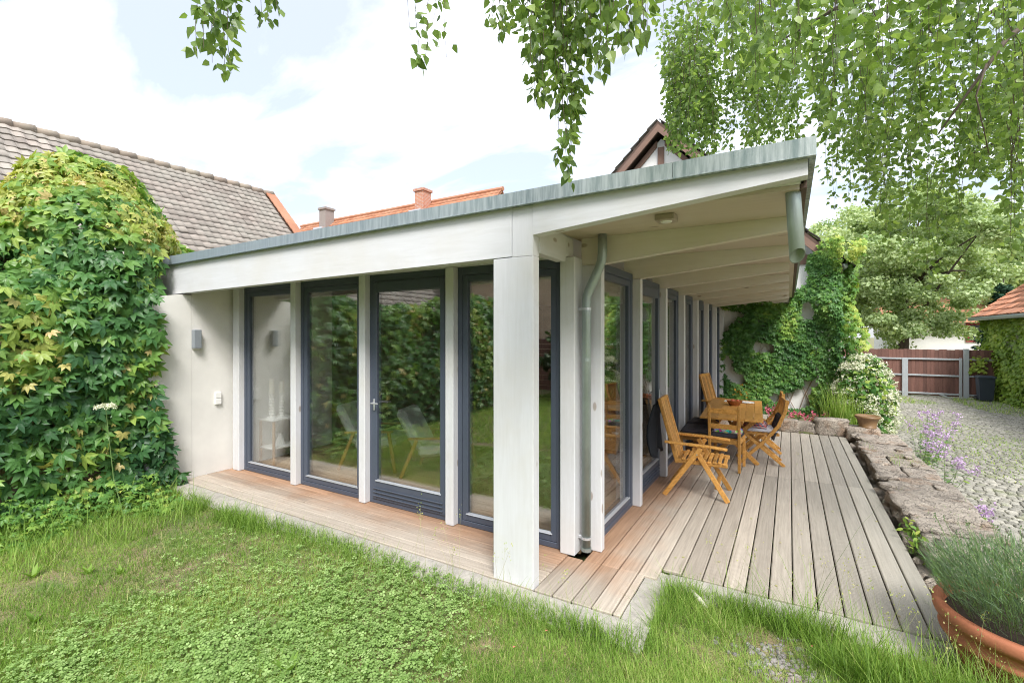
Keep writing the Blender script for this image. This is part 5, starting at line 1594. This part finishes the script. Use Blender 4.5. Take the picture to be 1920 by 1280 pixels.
tp = np.array(tips); P = np.repeat(tp, 10, 0) + rng.normal(0, 1, (len(tp) * 10, 3)) * np.array([.012, .012, .03]); n = len(P)
many('grass_ears', S_T, S_F, P, frames(P, norm(rng.normal(0, .5, (n, 3)) + np.array([0, 0, 1])), rand_dirs(n), rng.uniform(.008, .016, n)), rng.uniform(.8, 1, n), GRASS)['label'] = 'seed heads of the grass stalks'

# clover
lf = []
for a in (0, 2.09, 4.19):
    T = np.array([(0, .05, 0), (-.40, .55, .05), (-.28, .95, .04), (0, .84, .0), (.28, .95, .04), (.40, .55, .05), (0, .5, -.03)]); F = np.array([(0, 6, 1), (1, 6, 2), (2, 6, 3), (3, 6, 4), (4, 6, 5), (5, 6, 0)])
    lf.append((rot(T, 'z', a), F))
CL_T, CL_F = join(lf)
x, y = sample(46000)
px, py, d = proj(np.stack([x, y, np.full(len(x), LAWN_Z)], 1))
cov = vnoise(np.stack([x * 1.5 + 8, y * 1.5 + 3, x * 0 + 4], 1)) * .6 + vnoise(np.stack([x * 4, y * 4, x * 0 + 2], 1)) * .4
want = np.exp(-(((px - 640) / 330) ** 2 + ((py - 1130) / 130) ** 2)) * 1.35 + np.exp(-(((px - 330) / 300) ** 2 + ((py - 1260) / 90) ** 2)) * 1.1
want *= np.clip((985 - px) / 60, 0, 1)
k = (want * (.25 + 1.1 * cov)) > rng.uniform(.22, 1.1, len(x))
x, y, cv = x[k], y[k], cov[k]; n = len(x)
zc = lawn_h(x, y) + rng.uniform(.025, .075, n) * (.6 + .8 * cv)
P = np.stack([x, y, zc], 1); N = norm(np.tile([0, 0, 1.0], (n, 1)) + rng.normal(0, .32, (n, 3))); tip = norm(np.stack([*rng.normal(0, 1, (2, n)), np.zeros(n)], 1))
many('clover', CL_T, CL_F, P, frames(P, tip, N, rng.uniform(.008, .025, n)), np.clip(rng.normal(.5, .25, n), 0, 1), CLOVER)['label'] = 'carpet of clover in the lawn'

# rosettes of broad weed leaves
W_T, W_F = leaflet(.30, 1.0, .06, .22)
def weed(cx, cy, h, nl, label, mat=GRASS, tint=.5):
    t = thing('weed_plant', label, 'weed', (cx, cy, LAWN_Z - .02), group='broad-leaved weeds in the lawn')
    for k in range(nl):
        a = 2 * PI * k / nl + U(-.4, .4); out = np.array([[math.cos(a), math.sin(a), 0]]); up = norm(out * U(.3, .9) + np.array([[0, 0, 1.0]]))
        P1 = np.array([[cx, cy, LAWN_Z - .02]]); N1 = norm(np.array([[0, 0, .5]]) - out)
        many('leaf', W_T, W_F, P1, frames(P1, up, N1, np.array([h * U(.7, 1.1)])), [min(1, max(0, tint + U(-.2, .2)))], mat, t, kind=None)
    return t
for (px, py, h, nl, lab) in ((62, 1080, .16, 5, 'pale broad-leaved weed in the lawn at the far left'), (165, 1075, .15, 4, 'broad-leaved weed with upright leaves left of the clover'), (225, 1075, .13, 3, 'small upright weed right of the pale one'), (65, 1165, .15, 4, 'pale jagged weed near the left picture edge'), (540, 1262, .20, 4, 'dock plant growing in the clover at the bottom'), (705, 1030, .17, 3, 'single upright dock leaf near the concrete edging'), (676, 1068, .12, 2, 'pale round-leaved weed above the clover'), (410, 1145, .14, 3, 'jagged thistle-like weed on the clover edge'), (210, 935, .12, 4, 'pale weed rosette near the creeper'), (495, 1180, .1, 3, 'yellowish weed leaf in the clover')):
    dd = 884 * (EYE - LAWN_Z) / (py - 626); q = away(px, py, dd); weed(q[0], q[1], h * .72, nl + 4, lab, tint=U(.25, .55))
# wild herbs at the foot of the creeper
n = 2600
x = rng.uniform(-6.75, -5.3, n); y = rng.uniform(.6, 2.72, n); k = (x < -6.0 + .5 * (vnoise(np.stack([y * 2, y * 0, y * 0], 1)) - .3)); x, y = x[k], y[k]; n = len(x)
P = np.stack([x, y, lawn_h(x, y) + rng.uniform(.0, .32, n) * np.clip((-5.8 - x) / .6, .15, 1)], 1)
many('undergrowth', PALM_T, PALM_F, P, frames(P, norm(np.stack([*rng.normal(0, 1, (2, n)), rng.normal(-.2, .3, n)], 1)), norm(np.tile([.3, -.2, 1.0], (n, 1)) + rng.normal(0, .35, (n, 3))), rng.uniform(.05, .12, n)), np.clip(rng.normal(.55, .2, n), 0, 1), CREEPER2)['label'] = 'low herbs at the foot of the creeper'
n = 2200; x = rng.uniform(-6.6, -5.2, n); y = rng.uniform(1.2, 2.8, n); k = vnoise(np.stack([x * 3, y * 3, x * 0 + 7], 1)) > .5; x, y = x[k], y[k]; n = len(x)
blades(np.stack([x, y, lawn_h(x, y)], 1), rng.gamma(6, .032, n), rng.uniform(.003, .006, n), rng.gamma(2, .2, n), np.clip(rng.normal(.45, .2, n), 0, 1), 'grass')['label'] = 'tall grass before the creeper'
# wild carrot
q = away(210, 935, 884 * 1.95 / 305)
wc = thing('wild_carrot', 'single white umbel on a tall stalk in front of the creeper', 'flower', (-6.1, 2.05, LAWN_Z))
tp = away(198, 764, 4.75)
MB().tube([(tp[0] + .12, tp[1] + .12, LAWN_Z), (tp[0] + .04, tp[1] + .05, .4), tuple(tp)], [.005, .004, .003], 5).build('stalk', STEM, wc)
n = 260; u = rand_dirs(n); P = tp + np.stack([u[:, 0] * .085, u[:, 1] * .085, abs(u[:, 2]) * .035], 1)
many('umbel', S_T, S_F, P, frames(P, rand_dirs(n), norm(rng.normal(0, .3, (n, 3)) + np.array([0, 0, 1])), rng.uniform(.015, .028, n)), rng.uniform(.5, 1, n), WFLOWER, wc)

# sparse grass for the rest of the lawn (seen in the glass)
n = 46000; x = rng.uniform(-6.7, 1.5, n); y = rng.uniform(-7, 1.6, n); k = y < -.22 * x - .45; x, y = x[k], y[k]; n = len(x)
blades(np.stack([x, y, lawn_h(x, y)], 1), rng.uniform(.05, .16, n), rng.uniform(.008, .016, n), rng.gamma(2, .3, n), np.clip(rng.normal(.5, .2, n), 0, 1), 'grass')['label'] = 'grass of the back lawn'
# grass and moss in the yard
n = 26000; y = rng.uniform(5, 23.4, n); x = rng.uniform(1.66, 6.5, n)
k = (x < .304 * y + 1.0) & ((vnoise(np.stack([x * .9, y * .5, x * 0 + 1], 1)) > .52) | (y > 20) & (vnoise(np.stack([x * .8, y * .8, x * 0 + 5], 1)) > .38) | (x > 5.6) & (y > 14))
x, y = x[k], y[k]; n = len(x)
blades(np.stack([x, y, np.full(n, YARD_Z + .005)], 1), rng.uniform(.02, .07, n) * (1 + (y > 19)), rng.uniform(.006, .016, n), rng.gamma(2, .3, n), np.clip(rng.normal(.6, .2, n), 0, 1), 'grass')['label'] = 'grass in the joints of the courtyard'

# ---------------------------------------------------------------- planting
lv = thing('lavender', 'bushy grey-green lavender filling the terracotta planter', 'plant', (PX, PY, PZ + .385))
n = 9500; az = rng.random(n) * 2 * PI; r0 = .34 * np.sqrt(rng.random(n))
base = np.stack([PX + r0 * np.cos(az), PY + r0 * np.sin(az), np.full(n, PZ + .39)], 1)
hh = rng.uniform(.05, .34, n) * (1.1 - .5 * (r0 / .36) ** 2) + .02
P = base + np.stack([np.cos(az) * r0 * hh * 1.6, np.sin(az) * r0 * hh * 1.6, hh], 1) + rng.normal(0, .015, (n, 3))
n_up = norm(np.stack([np.cos(az) * (.35 + r0), np.sin(az) * (.35 + r0), np.full(n, 1.0)], 1) + rng.normal(0, .35, (n, 3)))
LV_T = BL_T * np.array([.05, 1, .3])
tint = np.clip(.25 + .5 * rng.random(n) + .5 * (hh - .2), 0, 1)
many('leaf', LV_T, BL_F, P, frames(P, n_up, rand_dirs(n), rng.uniform(.04, .085, n)), tint, LAVENDER, lv)
m = MB(); tips = []
for k in range(110):
    a = U(0, 2 * PI); r = .34 * math.sqrt(rnd.random()); h_ = U(.26, .48)
    b0 = (PX + r * math.cos(a), PY + r * math.sin(a), PZ + .38); e = (b0[0] + math.cos(a) * (.10 + r * .5) * h_ * 1.6, b0[1] + math.sin(a) * (.10 + r * .5) * h_ * 1.6, b0[2] + h_)
    m.tube([b0, ((b0[0] + e[0]) / 2, (b0[1] + e[1]) / 2, b0[2] + h_ * .58), e], [.002, .0016, .0013], 4, False); tips.append(e)
m.build('stalk', STEM, lv)
tp = np.array(tips); P = np.repeat(tp, 9, 0) + rng.normal(0, 1, (len(tp) * 9, 3)) * np.array([.004, .004, .013]); n = len(P)
many('bud', S_T, S_F, P, frames(P, norm(rng.normal(0, .3, (n, 3)) + np.array([0, 0, 1])), rand_dirs(n), rng.uniform(.008, .014, n)), rng.uniform(.3, .9, n), LAVENDER, lv)
for k, (dx, dy, dz, s) in enumerate(((-.10, -.28, .62, .055), (.02, -.30, .56, .045), (.17, -.36, .52, .06), (.12, -.38, .36, .04))):
    c0 = np.array([PX + dx, PY + dy, PZ + dz]); t = thing('seed_umbel', ('pale umbel highest in the lavender', 'small pale umbel just right of the highest one', 'pale umbel at the right edge over the lavender', 'lowest pale umbel over the planter rim')[k], 'flower', (c0[0], c0[1], PZ + .39), group='pale umbels in the planter')
    MB().tube([(c0[0] + .03, c0[1] + .1, PZ + .39), tuple(c0)], .0018, 4, False).build('stalk', STEM, t)
    n = 160; u = rand_dirs(n); P = c0 + u * np.array([s, s, s * .35])
    many('umbel', S_T, S_F, P, frames(P, rand_dirs(n), norm(rng.normal(0, .3, (n, 3)) + np.array([0, 0, 1])), rng.uniform(.008, .014, n)), rng.uniform(.1, .6, n), WFLOWER, t)

# white flowering shrub at the end of the deck
ws = thing('flowering_shrub', 'rounded shrub covered in creamy white flower heads beside the creeper', 'shrub', (1.38, 12.0, YARD_Z))
cen = np.array([1.30, 11.8, .42]); rad = np.array([.46, .6, .95])
u = rand_dirs(2600); P = cen + u * rad * (.9 + .2 * vnoise(u * 3 + 3)[:, None]); k = P[:, 2] > YARD_Z; P, u = P[k], u[k]; n = len(P)
many('leaf', S_T * np.array([1.4, 1, 1]), S_F, P, frames(P, norm(rng.normal(0, .7, (n, 3)) + np.array([0, 0, -.3])), norm(u + rng.normal(0, .4, (n, 3))), rng.uniform(.06, .13, n)), rng.random(n), CREEPER2, ws)
hd_ = rand_dirs(300); hd_ = hd_[(hd_[:, 1] < .5) & (hd_[:, 2] > -.75)]
C0 = cen + hd_ * rad * (1.0 + .08 * rng.random((len(hd_), 1))); C0 = C0[C0[:, 2] > -.4]
P = np.repeat(C0, 36, 0); U_ = rand_dirs(len(P)); P = P + U_ * np.array([.10, .10, .06]); n = len(P)
many('blossom', S_T, S_F, P, frames(P, rand_dirs(n), norm(U_ + rng.normal(0, .3, (n, 3))), rng.uniform(.03, .055, n)), rng.uniform(.3, 1, n), WFLOWER, ws)
m = MB()
for k in range(12): m.tube([(1.38 + U(-.1, .1), 12.0 + U(-.1, .1), YARD_Z), tuple(cen + np.array([U(-.4, .4), U(-.4, .4), U(-.2, .6)]))], [.02, .006], 5)
m.build('stem', BARK, ws)

def flower_stalks(name, label, cat, base, q, h, spread, mat, nfl=16, fs=.016, group=None, lean=(0, 0)):
    t = thing(name, label, cat, base, group=group); m = MB(); lp, fp = [], []
    for k in range(q):
        b0 = Vector(base) + Vector((U(-spread, spread) * .4, U(-spread, spread) * .4, 0)); e = b0 + Vector((U(-spread, spread) + lean[0], U(-spread, spread) + lean[1], h * U(.75, 1.1)))
        mid = b0.lerp(e, .5) + Vector((U(-.03, .03), U(-.03, .03), .04)); m.tube([b0, mid, e], [.004, .003, .002], 4, False)
        for s in np.linspace(.12, .85, 11): lp.append(tuple(b0.lerp(mid, s * 2) if s < .5 else mid.lerp(e, s * 2 - 1)))
        fp += [tuple(e + Vector((rnd.gauss(0, .035), rnd.gauss(0, .035), rnd.gauss(-.02, .04)))) for _ in range(nfl)]
    m.build('stem', STEM, t)
    P = np.repeat(np.array(lp), 2, 0); n = len(P); az = rng.random(n) * 2 * PI
    many('leaf', W_T, W_F, P, frames(P, norm(np.stack([np.cos(az), np.sin(az), rng.uniform(-.1, .5, n)], 1)), norm(rng.normal(0, .3, (n, 3)) + np.array([0, 0, 1])), rng.uniform(.05, .10, n)), rng.random(n), CREEPER2, t)
    P = np.array(fp); n = len(P)
    P = np.repeat(P, 4, 0); n = len(P)
    many('flower', S_T * np.array([1.5, 1, 1]), S_F, P, frames(P, rand_dirs(n), rand_dirs(n), rng.uniform(.7, 1.3, n) * fs), rng.random(n), mat, t)
    return t
for k, (x, y, q, h, lab) in enumerate(((1.78, 9.6, 9, .85, 'purple phlox clump right beside the small brown pot'), (1.95, 10.6, 10, .95, 'tallest purple phlox clump below the white shrub'), (1.75, 8.4, 5, .80, 'purple phlox leaning out over the courtyard cobbles'), (2.3, 11.6, 8, .9, 'purple phlox farthest back at the yard edge'), (1.72, 6.75, 4, .52, 'small purple phlox low behind the stone wall'))):
    flower_stalks('phlox', lab, 'flower', (x, y, YARD_Z), q, h, .22, PURPLE, 16, .024, 'purple phlox along the wall', lean=(.12, 0))
for k, (x, y, lab) in enumerate(((.10, 10.9, 'pink geranium left of the largest stone block'), (.42, 10.85, 'pink geranium right beside the largest stone block'), (-.30, 11.2, 'low pink geranium nearest the table'))):
    flower_stalks('geranium', lab, 'flower', (x, y, .03), 5, .26, .15, PINK, 12, .028, 'pink geraniums at the end of the deck')
flower_stalks('marigold', 'orange marigolds in front of the creeper wall behind the table', 'flower', (-1.0, 12.1, .0), 6, .60, .14, ORANGE, 3, .028)
# tall reed-like grass
rg = thing('tall_grass', 'clump of tall upright grass behind the largest stone block', 'grass clump', (.85, 10.95, -.04))
n = 260; P = np.stack([.85 + rng.normal(0, .14, n), 10.95 + rng.normal(0, .08, n), np.full(n, -.04)], 1)
blades(P, rng.uniform(.5, 1.05, n), rng.uniform(.008, .014, n), rng.gamma(1.5, .06, n), np.clip(rng.normal(.6, .15, n), 0, 1), 'leaf', rg)
# leafy weeds in the wall joint
for k, (x, y, lab) in enumerate(((.955, 5.25, 'bright green seedling in the wall joint beside the deck'), (.96, 5.6, 'second green seedling in the wall joint, farther along'), (1.0, 4.75, 'leafy weed between the wall and the planter'))):
    t = thing('seedling', lab, 'weed', (x, y, -.08), group='seedlings in the wall joint'); n = 60
    P = np.array([x, y, -.05]) + rng.normal(0, 1, (n, 3)) * np.array([.035, .10, .05]) + np.array([0, 0, .08])
    many('leaf', W_T * np.array([1.7, 1, 1]), W_F, P, frames(P, norm(rng.normal(0, 1, (n, 3))), norm(rng.normal(0, .4, (n, 3)) + np.array([-.3, 0, 1])), rng.uniform(.035, .07, n)), rng.uniform(.5, 1, n), CREEPER2, t)
    MB().tube([(x, y, -.12), (x - .02, y, .06)], .004, 5).build('stem', STEM, t)
# yellowish twig of creeper on the gate
n = 90; P = np.stack([5.74 + .42 * rng.random(n), np.full(n, GY - .12) + rng.normal(0, .03, n), .45 + .6 * rng.random(n)], 1); k = vnoise(P * 3) > .45; P = P[k]; n = len(P)
t = thing('creeper', 'thin yellow-green creeper shoots hanging over the gate end', 'creeper', (6.1, GY - .1, .4))
many('leaf', S_T * np.array([1.5, 1, 1]), S_F, P, creeper_leaves(P, np.tile([0, -1.0, .2], (n, 1)), rng.uniform(.08, .14, n)), rng.uniform(.5, 1, n), IVY, t)
MB().tube([(6.5, GY - .09, .95), (6.1, GY - .10, .75), (5.75, GY - .10, .55)], .006, 4).build('stem', VSTEM, t)

# ---------------------------------------------------------------- litter on the ground
n = 420; ang = rng.random(n) * 2 * PI; rr = np.sqrt(rng.random(n))
x = .12 + rng.normal(0, .22, n); y = 3.12 + rng.normal(0, .13, n)
ic = bpy.data.meshes.new('tmp'); import bmesh
bm = bmesh.new(); bmesh.ops.create_icosphere(bm, subdivisions=1, radius=1.0); PB_T = np.array([v.co[:] for v in bm.verts]); PB_F = np.array([[v.index for v in f.verts] for f in bm.faces]); bm.free(); bpy.data.meshes.remove(ic)
s = rng.uniform(.008, .021, n); R = np.stack([rand_dirs(n) * s[:, None], rand_dirs(n) * s[:, None], np.tile([0, 0, 1.0], (n, 1)) * (s * .7)[:, None]], 2)
az = rng.random(n) * PI; c1, s1 = np.cos(az), np.sin(az); R = np.stack([np.stack([c1, s1, c1 * 0], 1) * (s * 1.3)[:, None], np.stack([-s1, c1, c1 * 0], 1) * (s * .9)[:, None], np.tile([0, 0, 1.0], (n, 1)) * (s * .65)[:, None]], 2)
o = many('pebbles', PB_T, PB_F, np.stack([x, y, lawn_h(x, y) + s * .15], 1), R, rng.random(n), PEBBLE, smooth=True); o['label'] = 'grey and reddish river pebbles on the bare soil'
q = away(1310, 1137, 884 * 1.93 / 511)
tag(MB().tube([(q[0] - .06, q[1] + .05, LAWN_Z + .06), (q[0], q[1], LAWN_Z + .045), (q[0] + .06, q[1] - .05, LAWN_Z + .02)], [.014, .017, .012], 8).build('peeled_stick', plain('pale_wood', (.66, .62, .52), .8), smooth=True), 'short pale peeled stick lying in the grass by the deck', 'stick')
for k, (px, py, lab) in enumerate(((1023, 1187, 'pink petal lying in the grass left of the deck corner'), (962, 1218, 'reddish petal lying in the lower grass'), (1522, 1216, 'red petal lying on the pebbles'))):
    q = away(px, py, 884 * (EYE - LAWN_Z - .02) / (py - 626)); T2 = W_T * np.array([.05, .035, .05]); 
    mm = MB(); mm.add([(q[0] + a * 1.2, q[1] + b_, LAWN_Z + .035 + c3) for a, b_, c3 in T2], [tuple(f) for f in W_F]); tag(mm.build('petal', plain('petal_pink', (.75, .25, .20), .6) if k == 0 else bpy.data.materials['petal_pink']), lab, 'petal', 'fallen petals')
# a few dry leaves and twigs on the boards
n = 60; x = rng.uniform(-.9, .85, n); y = 3.85 + 5 * rng.random(n) ** 1.6; P = np.stack([x, y, np.full(n, .004)], 1)
o = many('leaf_litter', S_T, S_F, P, frames(P, norm(np.stack([*rng.normal(0, 1, (2, n)), np.zeros(n)], 1)), np.tile([0, 0, 1.0], (n, 1)), rng.uniform(.012, .034, n)), rng.uniform(.85, 1, n), GRASS); o['label'] = 'dry leaf scraps on the deck boards'
# moss cushions and grass tufts on the stone wall
n = 900; x = rng.uniform(1.0, 1.58, n); y = rng.uniform(4.4, 10.2, n); k = vnoise(np.stack([x * 3, y * 2.2, x * 0 + 9], 1)) > .62; x, y = x[k], y[k]; n = len(x)
blades(np.stack([x, y, np.full(n, .08)], 1), rng.uniform(.03, .09, n), rng.uniform(.003, .006, n), rng.gamma(2, .3, n), np.clip(rng.normal(.55, .2, n), 0, 1), 'grass')['label'] = 'grass tufts rooted in the joints of the stone wall'

# tall rank grass round the foot of the planter
n = 1500; x = rng.uniform(.35, 1.5, n); y = 3.17 + .12 * rng.normal(size=n) - .12 * (x - .9); k = np.hypot(x - PX, y - PY) > .41; x, y = x[k], y[k]; n = len(x)
blades(np.stack([x, y, lawn_h(x, y)], 1), rng.uniform(.12, .36, n), rng.uniform(.003, .006, n), rng.gamma(2, .2, n), np.clip(rng.normal(.45, .2, n), 0, 1), 'grass')['label'] = 'tall rank grass round the foot of the planter'
# turf close to the tripod and behind it
n = 60000; d = rng.uniform(-1.5, 2.6, n); r = rng.uniform(-4.2, 2.6, n); x = CT * r - ST * d; y = ST * r + CT * d; k = on_lawn(x, y); x, y = x[k], y[k]; n = len(x)
blades(np.stack([x, y, lawn_h(x, y) - .004], 1), rng.gamma(4, .009, n) + .015, rng.uniform(.003, .006, n), rng.gamma(2, .25, n), np.clip(rng.normal(.5, .2, n), 0, 1), 'grass')['label'] = 'grass of the lawn round the tripod'
